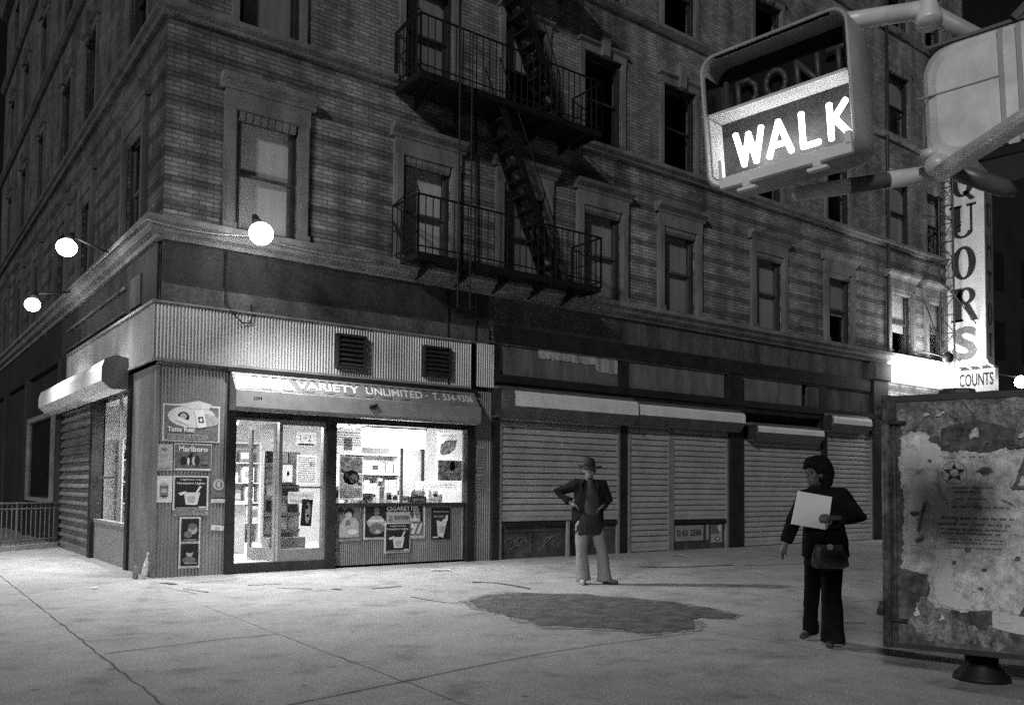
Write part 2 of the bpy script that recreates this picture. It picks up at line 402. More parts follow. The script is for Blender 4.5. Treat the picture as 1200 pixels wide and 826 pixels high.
# ------------------------------------------------------------------ brick building
B = thing('brick_building', 'soot stained brick tenement on the corner with stone trimmed windows', 'building')
FX = [(1.09, 2.13), (4.15, 5.18), (6.42, 7.46), (8.52, 9.62), (10.97, 12.06), (14.32, 15.42), (17.48, 18.58), (20.68, 21.85), (22.85, 23.9)]
SY = [(1.2, 2.42), (5.32, 6.45), (8.1, 9.3), (11.95, 12.95), (15.2, 16.2), (18.4, 19.4)]
ROWS = [(5.45, 7.43), (8.85, 10.8), (12.12, 14.05), (15.45, 17.4)]
LEN, DEP, TOP = 25.4, 21.5, 18.6
def wall(m, L_, cols, name, mat):
    mb = MB(); us = sorted({0., L_} | {q for c in cols for q in c}); zs = sorted({4.2, TOP} | {q for r in ROWS for q in r})
    for i in range(len(us) - 1):
        for j in range(len(zs) - 1):
            um, zm = (us[i] + us[i + 1]) / 2, (zs[j] + zs[j + 1]) / 2
            if any(c[0] < um < c[1] for c in cols) and any(r[0] < zm < r[1] for r in ROWS): continue
            mb.quad(m(us[i], 0, zs[j]), m(us[i + 1], 0, zs[j]), m(us[i + 1], 0, zs[j + 1]), m(us[i], 0, zs[j + 1]))
    for c in cols:
        for r in ROWS:
            for a, b in (((c[0], r[0]), (c[0], r[1])), ((c[1], r[0]), (c[1], r[1])), ((c[0], r[0]), (c[1], r[0])), ((c[0], r[1]), (c[1], r[1]))):
                mb.quad(m(a[0], 0, a[1]), m(b[0], 0, b[1]), m(b[0], -.28, b[1]), m(a[0], -.28, a[1]))
    return mb.build(name, mat, B)
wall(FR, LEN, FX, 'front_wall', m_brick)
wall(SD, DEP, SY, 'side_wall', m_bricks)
mb = MB(); mb.box(.3, LEN, .3, .34, 8.3, 8.35)
# back, end, roof
mb = MB(); mb.quad((LEN, 0, 0), (LEN, DEP, 0), (LEN, DEP, TOP), (LEN, 0, TOP)); mb.quad((0, DEP, 0), (LEN, DEP, 0), (LEN, DEP, TOP), (0, DEP, TOP)); mb.build('rear_wall', m_darkb, B)
mb = MB(); mb.quad((0, 0, TOP), (LEN, 0, TOP), (LEN, DEP, TOP), (0, DEP, TOP)); mb.build('roof', m_darkb, B)
def ledge(prof, name, mat):
    for m, a, b in ((FR, 0, LEN - 1), (SD, 0, DEP)):
        mb = MB()
        # mitred at the street corner
        pts = [(d, z) for d, z in prof]; n = len(pts)
        vs = [m(-d, d, z) for d, z in pts] + [m(b, d, z) for d, z in pts]
        mb.add(vs, [tuple(range(n)), tuple(range(n, 2 * n))[::-1]] + [(i, (i + 1) % n, n + (i + 1) % n, n + i) for i in range(n)])
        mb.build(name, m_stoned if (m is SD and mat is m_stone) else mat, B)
ledge([(-.02, 5.12), (.1, 5.12), (.12, 5.18), (.2, 5.22), (.24, 5.3), (.3, 5.33), (.3, 5.42), (.06, 5.45), (-.02, 5.45)], 'ledge', m_ledge)
ledge([(-.02, 8.64), (.07, 8.64), (.09, 8.7), (.15, 8.74), (.15, 8.82), (.04, 8.85), (-.02, 8.85)], 'string_course', m_stone)
ledge([(-.02, 11.92), (.07, 11.92), (.15, 12.0), (.15, 12.08), (.04, 12.11), (-.02, 12.11)], 'string_course', m_stone)
ledge([(-.02, 15.25), (.07, 15.25), (.15, 15.33), (.15, 15.4), (.04, 15.44), (-.02, 15.44)], 'string_course', m_stone)
ledge([(-.02, 17.9), (.2, 17.95), (.5, 18.4), (.5, 18.6), (-.02, 18.62)], 'cornice', m_frieze2)

def window(m, c, r, row, shade=0, tone=None, lit=False):
    u0, u1 = c; z0, z1 = r; w = u1 - u0
    mb = MB()
    if row == 0:
        for a, b in ((u0 - .2, u0), (u1, u1 + .2)):
            pbox(mb, m, a, b, -.01, .06, z0, z1)
            pbox(mb, m, a + .03, b - .03, .055, .085, z0 + .12, z1)
            pbox(mb, m, a - .01, b + .01, .05, .1, z0, z0 + .13)
        pbox(mb, m, u0 - .2, u1 + .2, -.01, .075, z1, z1 + .3)
        pprism(mb, m, [(-.01, z1 + .302), (.09, z1 + .302), (.11, z1 + .36), (.2, z1 + .43), (.22, z1 + .5), (.0, z1 + .53), (-.01, z1 + .53)], u0 - .28, u1 + .28)
        k = 8
        for i in range(k):     # carved scallops hanging under the lintel
            a = u0 + .03 + (w - .06) * i / k; b = a + (w - .06) / k * .86
            pprism(mb, m, [(-.04, z1 + .0), (.05, z1 + .0), (.04, z1 - .1), (-.0, z1 - .16), (-.04, z1 - .13)], a, b)
    else:
        for a, b in ((u0 - .12, u0), (u1, u1 + .12)): pbox(mb, m, a, b, -.01, .045, z0, z1)
        pbox(mb, m, u0 - .14, u1 + .14, -.01, .05, z1, z1 + .16)
        pprism(mb, m, [(-.01, z1 + .162), (.06, z1 + .162), (.11, z1 + .2), (.11, z1 + .24), (-.01, z1 + .26)], u0 - .18, u1 + .18)
        cu = (u0 + u1) / 2
        mb.prism([(cu - .09, z1 - .02), (cu + .09, z1 - .02), (cu + .12, z1 + .46), (cu - .12, z1 + .46)], lambda a, z, d: m(a, d, z), -.01, .15)
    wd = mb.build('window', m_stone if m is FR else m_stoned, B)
    f = MB()
    for a, b in ((u0, u0 + .07), (u1 - .07, u1)): pbox(f, m, a, b, -.17, -.05, z0, z1)
    pbox(f, m, u0, u1, -.17, -.05, z1 - .08, z1); pbox(f, m, u0, u1, -.17, -.03, z0, z0 + .06)
    f.build('frame', m_wood, wd)
    zm = z0 + (z1 - z0) * .5; s = MB()
    for za, zb, d in ((z0 + .06, zm + .03, -.12), (zm - .03, z1 - .08, -.09)):
        for a, b in ((u0 + .07, u0 + .115), (u1 - .115, u1 - .07)): pbox(s, m, a, b, d - .035, d, za, zb)
        pbox(s, m, u0 + .115, u1 - .115, d - .035, d, zb - .05, zb); pbox(s, m, u0 + .115, u1 - .115, d - .035, d, za, za + .05)
    s.build('sash', m_sash if (row == 0) else m_wood, wd)
    p = MB()
    for za, zb, d in ((z0 + .1, zm, -.135), (zm, z1 - .12, -.105)):
        p.quad(m(u0 + .1, d, za), m(u1 - .1, d, za), m(u1 - .1, d, zb), m(u0 + .1, d, zb))
    p.build('pane', m_glass, wd)
    if shade:
        q = MB(); zb = z1 - .05 - (z1 - z0) * shade
        N_ = 9
        for i in range(N_):
            a, b = u0 + .09 + (w - .18) * i / N_, u0 + .09 + (w - .18) * (i + 1) / N_
            q.quad(m(a, -.185 - .003 * (i % 2), zb), m(b, -.185 - .003 * ((i + 1) % 2), zb), m(b, -.185 - .003 * ((i + 1) % 2), z1 - .05), m(a, -.185 - .003 * (i % 2), z1 - .05))
        q.build('shade', tone or m_shade, wd, smooth=True)
SH0 = {0: (1, m_shade), 1: (1, m_shade), 2: (1, m_shade2), 3: (1, m_shade2), 4: (1, m_shade2), 5: (1, m_shade2), 6: (.55, m_shade2), 7: (.6, m_shade), 8: (.5, m_shade2)}
for i, c in enumerate(FX):
    for r_i, r in enumerate(ROWS):
        sh, tn = SH0[i] if r_i == 0 else ((.9, m_shade2) if (i, r_i) in ((0, 1), (1, 1), (7, 1)) else (.45 if (i + r_i) % 3 == 0 else 0, m_shade2))
        window(FR, c, r, r_i, sh, tn)
for i, c in enumerate(SY):
    for r_i, r in enumerate(ROWS[:3]):
        window(SD, c, r, r_i, .5 if (i + r_i) % 2 == 0 else 0, m_shade2)

# friezes and ground-floor frame
def part(name, mat, boxes, m=FR, parent=B, bevel=0):
    if name in ('post', 'pier', 'guide_rail', 'ground_wall', 'header', 'flashing', 'beam', 'mullion', 'frieze'):
        for b in boxes:
            mb = MB(); pbox(mb, m, *b); o = mb.build(name, mat, parent, bevel=bevel)
        return o
    mb = MB()
    for b in boxes: pbox(mb, m, *b)
    return mb.build(name, mat, parent, bevel=bevel)
part('frieze', m_frieze, [(0, 6.05, -.05, .04, 4.5, 5.118), (0, 6.05, -.05, .075, 4.46, 4.5)])
part('frieze', m_frieze2, [(6.05, 20.3, -.05, .03, 4.56, 5.118), (6.05, 20.3, -.05, .06, 4.2, 4.24)])
part('beam', m_pier, [(6.2, 19.6, -.05, .09, 4.24, 4.56), (6.2, 19.6, -.05, .14, 3.44, 3.6), (6.2, 19.6, -.05, .1, 3.3, 3.44)])
part('lintel', m_frieze2, [(0, 6.05, -.05, .07, 4.15, 4.458)])
part('frieze', m_frieze, [(.1, 8.3, -.05, .04, 4.2, 5.118)], SD)
part('side_panel', m_frieze2, [(2.0, 7.4, .04, .08, 4.72, 4.78), (2.0, 7.4, .04, .08, 4.3, 4.34), (1.0, 1.7, .04, .07, 4.3, 4.8)], SD)
part('pier', m_pier, [(6.17, 6.3, -.05, .1, 0, 4.2), (9.6, 9.82, -.05, .05, 0, 4.2), (13.2, 13.7, -.05, .12, 0, 4.2), (17.02, 17.28, -.05, .1, 0, 4.2), (19.55, 20.3, -.05, .14, 0, 4.6)])
part('pier', m_frieze2, [(19.5, 20.35, -.05, .22, 4.6, 5.1)])
part('ground_wall', m_frieze, [(6.3, 25.4, -.3, -.2, 0, 4.2)])
part('ground_wall', m_darkb, [(7.8, DEP, -.3, -.05, 0, 4.2), (8.3, DEP, -.1, .06, 4.2, 5.118)], SD)
part('pier', m_frieze, [(7.75, 8.25, -.05, .1, 0, 4.2), (13.0, 13.5, -.05, .1, 0, 4.2), (17.5, 18, -.05, .1, 0, 4.2)], SD)
w0 = part('shop_window', m_flash, [(9.0, 9.12, .0, .08, .95, 3.12), (12.9, 13.0, .0, .08, .95, 3.12), (9.12, 12.9, .0, .08, 3.0, 3.12), (9.12, 12.9, .0, .08, .95, 1.05)], SD)
mb = MB(); mb.quad(SD(9.12, .02, 1.05), SD(12.9, .02, 1.05), SD(12.9, .02, 3.0), SD(9.12, .02, 3.0)); mb.build('pane', m_glass, w0)
# transom boards over the shutters
for a, b, c, d, mt in ((6.32, 7.6, 3.6, 4.22, m_trans), (7.62, 8.25, 3.6, 4.22, m_trans), (8.27, 9.55, 3.6, 4.22, m_trans), (9.84, 10.62, 3.6, 4.22, m_trans), (10.64, 11.7, 3.6, 4.23, m_trans), (11.72, 13.1, 3.6, 4.22, m_trans), (13.72, 16.25, 3.61, 4.2, m_trans), (16.5, 19.5, 3.61, 4.2, m_frieze2)):
    part('transom_panel', mt, [(a, b, -.05, .02, c, d)])
# peeled light sheet, ragged lower edge
mb = MB(); n = 40
top, bot = [], []
for i in range(n + 1):
    x = 7.3 + 2.22 * i / n; top.append(FR(x, .035, 4.2)); bot.append(FR(x, .035, 4.02 - .05 * noise.noise(Vector((x * 4, 0, 2))) - (.14 if x > 8.9 else 0) - .05 * noise.noise(Vector((x * 15, 3, 2)))))
mb.add(top + bot, [(i, i + 1, n + 2 + i, n + 1 + i) for i in range(n)]); mb.build('transom_panel', m_transl, B)
# drain pipe and wires on the front
mb = MB()
mb.tube([(20.45, -.09, 4.6), (20.5, -.09, 17.8)], .05); mb.build('drainpipe', m_dark, B, smooth=True)
mb = MB()
def sag(a, b, s, n=10):
    a, b = Vector(a), Vector(b); return [a.lerp(b, i / n) - Vector((0, 0, s * 4 * (i / n) * (1 - i / n))) for i in range(n + 1)]
mb.tube([(-.32, 6, 5.36)] + [(-.32, -.32, 5.3)] + sag((-.32, -.32, 5.3), (1.2, -.33, 5.33), .06)[1:] + sag((1.2, -.33, 5.33), (3.6, -.33, 5.3), .05)[1:], .013, 6)
mb.build('conduit', m_flash, B, smooth=True)
mb = MB()
mb.tube([(.95, -.1, 5.1), (.95, -.09, 4.3), (1.0, -.13, 4.16), (1.2, -.14, 3.98), (1.32, -.14, 3.98), (1.38, -.13, 4.12), (1.36, -.1, 4.3)], .012, 6)
mb.tube([(5.1, -.06, 5.1), (5.12, -.1, 3.3)], .02, 6); mb.tube([(5.7, -.06, 8.6), (5.74, -.08, 4.2)], .018, 6)
mb.build('cable', m_black, B, smooth=True)

# ------------------------------------------------------------------ fire escape
FE = thing('fire_escape', 'black iron fire escape with balconies and stair on the brick front', 'fire escape', (3.9, 0, 5.42))
def balcony(z, x0=3.95, x1=8.2, dp=.92):
    mb = MB()
    mb.box(x0, x1, -dp, -dp + .05, z - .09, z + .02); mb.box(x0, x0 + .05, -dp + .05, -.02, z - .09, z + .02); mb.box(x1 - .05, x1, -dp + .05, -.02, z - .09, z + .02)
    y = -dp + .08
    while y < -.04:
        mb.box(x0 + .05, x1 - .05, y, y + .038, z - .025, z - .002); y += .056
    for k in range(5):
        xx = x0 + .4 + (x1 - x0 - .8) * k / 4
        mb.box(xx, xx + .05, -dp + .05, -.02, z - .075, z - .03)
        mb.prism([(-.02, z - .09), (-.02, z - .3), (-dp + .3, z - .14), (-dp + .06, z - .09)], lambda a, c, d: (d, a, c), xx + .01, xx + .04)
    mb.build('platform', m_black, FE)
    mb = MB(); h = 1.02
    path = [(x0, -.02), (x0, -dp), (x1, -dp), (x1, -.02)]
    for i in range(3):
        a, b = path[i], path[i + 1]
        for hh, r_ in ((h, .022), (.12, .015), (h * .55, .012)):
            if hh == h * .55 and i == 1: continue
            mb.tube([(a[0], a[1], z + hh), (b[0], b[1], z + hh)], r_, 6)
        ln = math.hypot(b[0] - a[0], b[1] - a[1]); k = int(ln / .145)
        for j in range(k + 1):
            t = j / k; x, y = a[0] + (b[0] - a[0]) * t, a[1] + (b[1] - a[1]) * t
            mb.tube([(x, y, z), (x, y, z + h)], .021 if j in (0, k) else .0115, 5)
    mb.tube([(x0, -.02, z + h + .02), (x0 + .1, -dp * .75, z + h + .22), (x0 + .02, -dp, z + h)], .014, 6)
    mb.tube([(x0, -.02, z + .75), (x0, -dp * .5, z + .2)], .02, 6)
    mb.build('railing', m_black, FE)
for z in (5.42, 8.6, 11.85, 15.15): balcony(z)
def stair(xa, za, xb, zb, ya, yb):
    mb = MB()
    for y in (ya, yb):
        mb.prism([(xa - .03, za), (xa + .12, za), (xb + .12, zb), (xb - .03, zb)], lambda a, c, d: (a, d, c), y, y + .02)
    mb.build('stringer', m_black, FE)
    mb = MB(); n = 12
    for i in range(1, n):
        t = i / n; x = xa + (xb - xa) * t; z = za + (zb - za) * t
        mb.box(x - .06, x + .14, ya + .02, yb, z - .02, z + .02)
    mb.build('tread', m_black, FE)
    mb = MB()
    for y in (ya, yb): mb.tube([(xa, y, za + .1), (xa, y, za + .85), (xb, y, zb + .85), (xb, y, zb + .1)], .014, 6)
    mb.build('handrail', m_black, FE)
stair(7.15, 5.44, 5.7, 8.55, -.85, -.36); stair(7.15, 8.64, 5.7, 11.8, -.85, -.36); stair(7.15, 11.9, 5.7, 15.1, -.85, -.36)
mb = MB()
for x in (4.72, 4.98): mb.tube([(x, -1.0, 4.55), (x, -1.0, 9.6)], .017, 6)
for k in range(16): mb.tube([(4.72, -1.0, 4.65 + .3 * k), (4.98, -1.0, 4.65 + .3 * k)], .009, 5)
mb.build('ladder', m_black, FE)

# ------------------------------------------------------------------ corrugated corner shop
SHP = thing('corner_shop', 'lit corner variety shop clad in corrugated metal below the brick tenement', 'shop', (0, 0, 0))
def corr(m, u0, u1, z0, z1, d, pitch=.052, amp=.009, mat=m_corr, name='cladding', parent=SHP):
    mb = MB(); n = max(4, int((u1 - u0) / pitch * 8)); a, b = [], []
    for i in range(n + 1):
        u = u0 + (u1 - u0) * i / n; t = (u / pitch) % 1
        dd = d + amp * math.cos(2 * math.pi * t) + .006 * noise.noise(Vector((u * 1.3, d, 0)))
        a.append(m(u, dd, z0)); b.append(m(u, dd, z1))
    mb.add(a + b, [(i, i + 1, n + 2 + i, n + 1 + i) for i in range(n)])
    return mb.build(name, mat, parent, smooth=True)
corr(FR, -.1, 5.62, 3.3, 4.14, .1); corr(SD, -.1, 6.9, 3.3, 4.14, .1)
corr(FR, 5.72, 6.16, 3.32, 4.15, .12)
corr(FR, -.02, 1.03, 0, 3.22, .03, mat=m_corrd); corr(SD, -.02, 1.42, 0, 3.22, .03, mat=m_corrd)
corr(FR, 5.73, 6.17, 0, 3.24, .03, mat=m_corrd)
corr(FR, 2.92, 5.57, .04, 1.05, .0, pitch=.04, amp=.006, mat=m_corrd)
part('flashing', m_flash, [(-.11, 5.62, .08, .125, 3.26, 3.3), (-.045, 1.02, .0, .06, 3.222, 3.258)], FR, SHP)
part('flashing', m_flash, [(-.08, 6.9, .08, .125, 3.26, 3.3), (-.11, 6.95, .08, .14, 4.14, 4.18), (6.9, 6.98, .0, .13, 3.26, 4.14)], SD, SHP)
part('flashing', m_flash, [(-.14, 5.6, .08, .14, 4.142, 4.17)], FR, SHP)
part('corner_post', m_corrd, [(-.05, -.0, -.0, .05, 0, 3.2)], FR, SHP)
part('post', m_pier, [(1.03, 1.175, -.1, .09, 0, 3.2), (2.735, 2.905, -.1, .08, 0, 2.62), (5.575, 5.735, -.1, .09, 0, 3.2)], FR, SHP, bevel=.006)
part('post', m_pier, [(1.42, 1.6, -.1, .08, 0, 3.2), (4.25, 4.42, -.1, .1, 0, 3.1)], SD, SHP, bevel=.006)
part('header', m_pier, [(1.0, 5.76, -.05, .12, 3.19, 3.258), (1.175, 5.575, -.1, .04, 2.48, 2.62)], FR, SHP)
part('header', m_pier, [(1.6, 7.9, -.1, .04, 3.0, 3.2)], SD, SHP)
part('window_sill', m_dark, [(2.905, 5.575, -.12, .05, 1.05, 1.11)], FR, SHP)
part('window_sill', m_flash, [(1.6, 4.25, -.1, .04, .68, .74)], SD, SHP)
part('bulkhead', m_mid, [(1.6, 4.25, -.05, .02, 0, .68)], SD, SHP)
part('corner_upright', m_flash, [(5.5, 5.53, .005, .025, .04, 1.04)], FR, SHP)
# louvre vents
for a, b, c, d in ((2.83, 3.38, 3.41, 4.0), (4.54, 5.13, 3.41, 3.98)):
    mb = MB(); pbox(mb, FR, a, b, .09, .12, c, d)
    for q in ((a, a + .04, c, d), (b - .04, b, c, d), (a + .04, b - .04, d - .04, d), (a + .04, b - .04, c, c + .04)): pbox(mb, FR, q[0], q[1], .12, .19, q[2], q[3])
    k = 6
    for i in range(k):
        z = c + .05 + (d - c - .1) * i / k
        pprism(mb, FR, [(.12, z + .07), (.125, z + .085), (.185, z + .015), (.18, z)], a + .04, b - .04)
    mb.build('vent', m_dark, SHP)
# sign box: roll-shutter housing with the painted band
prof = [(.0, 3.18), (.16, 3.18), (.36, 2.9), (.4, 2.88), (.4, 2.62), (.36, 2.58), (.0, 2.58)]
mb = MB(); pprism(mb, FR, prof, 1.05, 5.66); sb = mb.build('sign_box', m_mid, SHP)
mb = MB()
s0, s1 = Vector((.2, 3.13)), Vector((.355, 2.912)); nrm = Vector((s0.y - s1.y, s1.x - s0.x)).normalized()
def band_pt(u, t, off):   # t 0 bottom .. 1 top
    q = s1 + (s0 - s1) * t + nrm * off; return FR(u, q.x, q.y)
mb = MB(); mb.quad(band_pt(1.07, -.05, .004), band_pt(5.64, -.05, .004), band_pt(5.64, 1.1, .004), band_pt(1.07, 1.1, .004)); mb.build('sign_band', M('sign_band_paint', .2, .5, var=.3, scale=3, stretch=(1, 1, 1)), sb)
mb = MB()   # pale patch paints lamp glare on the left end; scallop strokes follow
mb.quad(band_pt(1.09, .06, .007), band_pt(2.05, .06, .007), band_pt(1.95, .95, .007), band_pt(1.09, .95, .007)); mb.build('glare_patch', m_inkl, sb)
mb = MB()
for i in range(8):
    u = 1.55 + .36 * i
    pts = [(u + .1 * math.cos(math.pi * (1 + k / 8)), .17 + .09 * math.sin(math.pi * (1 + k / 8))) for k in range(9)]
    for k in range(8):
        (a, ta), (b, tb) = pts[k], pts[k + 1]; mb.quad(band_pt(a, ta, .008), band_pt(b, tb, .008), band_pt(b, tb - .05, .008), band_pt(a, ta - .05, .008))
for i in range(24):
    u = 1.35 + i * .165; mb.quad(band_pt(u, .97, .008), band_pt(u + .09, .97, .008), band_pt(u + .09, 1.04, .008), band_pt(u, 1.04, .008))
mb.build('trim_stroke', m_ink, sb)
for s, a, b in (('VARIETY', 2.06, 3.2), ('UNLIMITED', 3.32, 4.45), ('-', 4.52, 4.58), ('T.', 4.66, 4.8), ('534-9306', 4.88, 5.54)):
    mb = MB(); h_ = .62
    if s == '-': mb.quad(band_pt(a, .5, .011), band_pt(b, .5, .011), band_pt(b, .6, .011), band_pt(a, .6, .011))
    else: put_text(mb, s, lambda x, y: band_pt(a + x + .04 * y, .26 + y, .011), b - a, h_, .02)
    mb.build('lettering', m_white, sb)
mb = MB(); put_text(mb, '2099', lambda x, y: FR(1.32 + x, .403, 2.74 + y), .14, .05); mb.build('house_number', m_ink, sb)
mb = MB(); mb.ell((3.4, -.41, 2.76), (.07, .025, .035)); mb.tube([(3.33, -.42, 2.74), (3.48, -.42, 2.8)], .018, 6); mb.build('lock', m_black, sb)
part('bottom_rail', m_flash, [(1.2, 5.6, .3, .36, 2.56, 2.579)], FR, sb)
# door step, fixed pane, open door
part('door_step', m_dark, [(1.18, 2.735, -.1, .05, 0, .16)], FR, SHP)
dr = part('door_frame', m_alu, [(1.905, 1.96, -.08, .03, .16, 2.48), (2.68, 2.733, -.08, .03, .16, 2.48), (1.96, 2.68, -.08, .03, .16, .36), (1.96, 2.68, -.08, .03, 2.4, 2.48), (1.178, 1.905, -.06, .02, 2.44, 2.48), (1.96, 2.68, -.04, -.01, 1.36, 1.39)], FR, SHP)
mb = MB(); mb.quad(FR(1.96, -.03, .36), FR(2.68, -.03, .36), FR(2.68, -.03, 2.4), FR(1.96, -.03, 2.4)); mb.build('pane', m_shopglass, dr)
dx, dy = -.28, .96        # leaf direction, hinged on the middle post and swung inward
def leaf(a, b, t0, t1, z0, z1, mb):   # a,b along the leaf
    px, py = 1.9, .1; nx, ny = dy, -dx
    f = lambda s, t, z: (px + dx * s + nx * t, py + dy * s + ny * t, z)
    mb.hexa([f(a, t0, z0), f(b, t0, z0), f(b, t1, z0), f(a, t1, z0), f(a, t0, z1), f(b, t0, z1), f(b, t1, z1), f(a, t1, z1)])
mb = MB()
for q in ((0, .07, .17, 2.42), (.66, .73, .17, 2.42), (.07, .66, .17, .36), (.07, .66, 2.34, 2.42)): leaf(q[0], q[1], 0, .045, q[2], q[3], mb)
dl = mb.build('door', m_alu, SHP)
mb = MB(); leaf(.07, .66, .02, .026, .36, 2.34, mb); mb.f = mb.f[2:3]; mb.build('pane', m_shopglass, dl)
mb = MB(); mb.tube([(1.76, .72, 1.15), (1.68, .7, 1.15), (1.68, .7, 1.45), (1.76, .72, 1.45)], .014, 6); mb.build('handle', m_flash, dl)
mb = MB(); mb.quad(FR(2.905, -.04, 1.11), FR(5.575, -.04, 1.11), FR(5.575, -.04, 2.48), FR(2.905, -.04, 2.48)); dw = mb.build('display_window', m_shopglass, SHP)
part('mullion', m_mid, [(4.2, 4.25, -.07, -.02, 1.11, 2.1)], FR, dw)
mb = MB(); mb.quad(SD(1.6, -.03, .74), SD(4.25, -.03, .74), SD(4.25, -.03, 3.0), SD(1.6, -.03, 3.0)); dw2 = mb.build('display_window', m_shopglass, SHP)
part('mullion', m_mid, [(2.55, 2.6, -.07, -.02, .74, 3.0), (2.6, 4.2, -.06, -.03, 1.5, 1.54)], SD, dw2)
# interior
mb = MB(); mb.quad((.15, .1, .16), (5.7, .1, .16), (5.7, 5, .16), (.15, 5, .16)); mb.build('shop_floor', m_cream, SHP)
mb = MB(); mb.quad((.15, .1, 2.95), (5.7, .1, 2.95), (5.7, 5, 2.95), (.15, 5, 2.95)); mb.build('shop_ceiling', m_white, SHP)
mb = MB(); mb.quad((.15, 5, .16), (5.7, 5, .16), (5.7, 5, 2.95), (.15, 5, 2.95)); mb.quad((5.7, .12, .16), (5.7, 5, .16), (5.7, 5, 2.95), (5.7, .12, 2.95)); mb.build('shop_wall', m_cream, SHP)
mb = MB(); mb.quad((.15, .12, .16), (.15, 1.5, .16), (.15, 1.5, 2.95), (.15, .12, 2.95)); mb.quad((.15, 4.35, .16), (.15, 5, .16), (.15, 5, 2.95), (.15, 4.35, 2.95)); mb.quad((.15, .12, .16), (1.03, .12, .16), (1.03, .12, 2.95), (.15, .12, 2.95)); mb.quad((.15, 1.5, .16), (.15, 4.35, .16), (.15, 4.35, .72), (.15, 1.5, .72)); mb.build('shop_wall', m_cream, SHP)
mb = MB(); mb.quad((2.9, .14, .16), (5.7, .14, .16), (5.7, .14, 1.06), (2.9, .14, 1.06)); mb.build('shop_wall', m_mid, SHP)

def arealight(t, p, sx, sy, power, rot=(0, 0, 0)):
    ld = bpy.data.lights.new('lamp_light', 'AREA'); ld.shape = 'RECTANGLE'; ld.size = sx; ld.size_y = sy; ld.energy = power
    o = bpy.data.objects.new('lamp_light', ld); COL.objects.link(o); o.parent = t; o.location = Vector(p) - t.location; o.rotation_euler = rot
def lightfix(x0, x1, y, z, label):
    t = thing('fluorescent_light', label, 'ceiling light', ((x0 + x1) / 2, y, z), 0, 'fluorescent lights in the shop')
    mb = MB(); mb.box(x0, x1, y - .12, y + .12, z + .05, z + .1); mb.tube([((x0 + x1) / 2, y, z + .1), ((x0 + x1) / 2, y, 2.94)], .012, 6); mb.build('reflector', m_white, t)
    mb = MB()
    for dy_ in (-.06, .06): mb.tube([(x0 + .03, y + dy_, z + .02), (x1 - .03, y + dy_, z + .02)], .022, 8)
    mb.build('tube', e_tube, t, smooth=True)
    arealight(t, ((x0 + x1) / 2, y, z - .02), x1 - x0, .2, 78)
lightfix(1.2, 2.6, 1.5, 2.6, 'fluorescent light hanging over the open shop door')
lightfix(1.0, 2.4, 3.4, 2.6, 'fluorescent light at the back of the shop behind the door')
lightfix(3.4, 5.0, 2.6, 2.6, 'fluorescent light over the middle of the shop floor')
t = thing('fluorescent_light', 'added fluorescent light brightening the top of the side street shop window', 'ceiling light', (.6, 2.6, 2.75), 0, 'fluorescent lights in the shop')  # extra fixture put in to brighten this window
mb = MB(); mb.box(.48, .72, 1.8, 3.3, 2.8, 2.85); mb.tube([(.6, 2.5, 2.85), (.6, 2.5, 2.94)], .012, 6); mb.build('reflector', m_white, t)
mb = MB()
for dx_ in (-.06, .06): mb.tube([(.6 + dx_, 1.83, 2.77), (.6 + dx_, 3.27, 2.77)], .022, 8)
mb.build('tube', e_tube, t, smooth=True)
arealight(t, (.6, 2.55, 2.73), .2, 1.4, 60)
t = thing('light_box', 'glaring white light box hanging at the top of the shop window', 'light box', (4.3, .55, 2.1))
mb = MB(); mb.box(3.72, 4.95, .42, .7, 2.12, 2.46); mb.build('diffuser', e_box, t); arealight(t, (4.33, .56, 2.1), 1.2, .26, 36)
mb = MB(); mb.box(3.7, 4.97, .4, .72, 2.46, 2.49); mb.tube([(3.9, .55, 2.48), (3.9, .55, 2.95)], .01, 6); mb.tube([(4.8, .55, 2.48), (4.8, .55, 2.95)], .01, 6); mb.build('hanger', m_mid, t)

t = thing('shop_counter', 'white front counter seen through the open shop door', 'counter', (1.6, 2.2, .16))
mb = MB(); mb.box(1.25, 2.05, 1.9, 2.5, .16, 1.05); mb.build('body', m_cream, t, bevel=.01)
mb = MB(); mb.box(1.2, 2.1, 1.85, 2.55, 1.05, 1.1); mb.build('top', m_white, t)
def goods(name, label, cat, x, y, z, w, d, h, mat, mat2=None, group=None, rz=0):
    t = thing(name, label, cat, (x, y, z), rz, group)
    mb = MB(); mb.box(-w / 2, w / 2, -d / 2, d / 2, 0, h); mb.build('carton', mat, t, local=True, bevel=min(w, h) * .06)
    mb = MB(); mb.quad((-w * .4, -d / 2 - .003, h * .3), (w * .4, -d / 2 - .003, h * .3), (w * .4, -d / 2 - .003, h * .75), (-w * .4, -d / 2 - .003, h * .75)); mb.build('front_print', mat2 or m_ink, t, local=True)
    return t
def shelf(label, x0, x1, y0, y1, z0, z1, n, mat):
    t = thing('shelf_unit', label, 'shelves', ((x0 + x1) / 2, (y0 + y1) / 2, z0))
    mb = MB(); mb.box(x0, x0 + .03, y0, y1, z0, z1); mb.box(x1 - .03, x1, y0, y1, z0, z1); mb.build('side', mat, t)
    mb = MB(); mb.box(x0 + .03, x1 - .03, y1 - .02, y1, z0, z1); mb.build('back', mat, t)
    zs = []
    for i in range(n + 1):
        z = z0 + (z1 - z0) * i / n; zs.append(z + .013); mb = MB(); mb.box(x0 + .03, x1 - .03, y0, y1 - .02, z - .012, z + .012); mb.build('shelf', mat, t)
    return zs
zs = shelf('white shelf unit of stock behind the shop window', 3.55, 4.75, 1.0, 1.35, .17, 2.0, 5, m_white)
tones = [m_ink, m_inkg, m_white, m_paperg, m_white, m_paper, m_inkl]
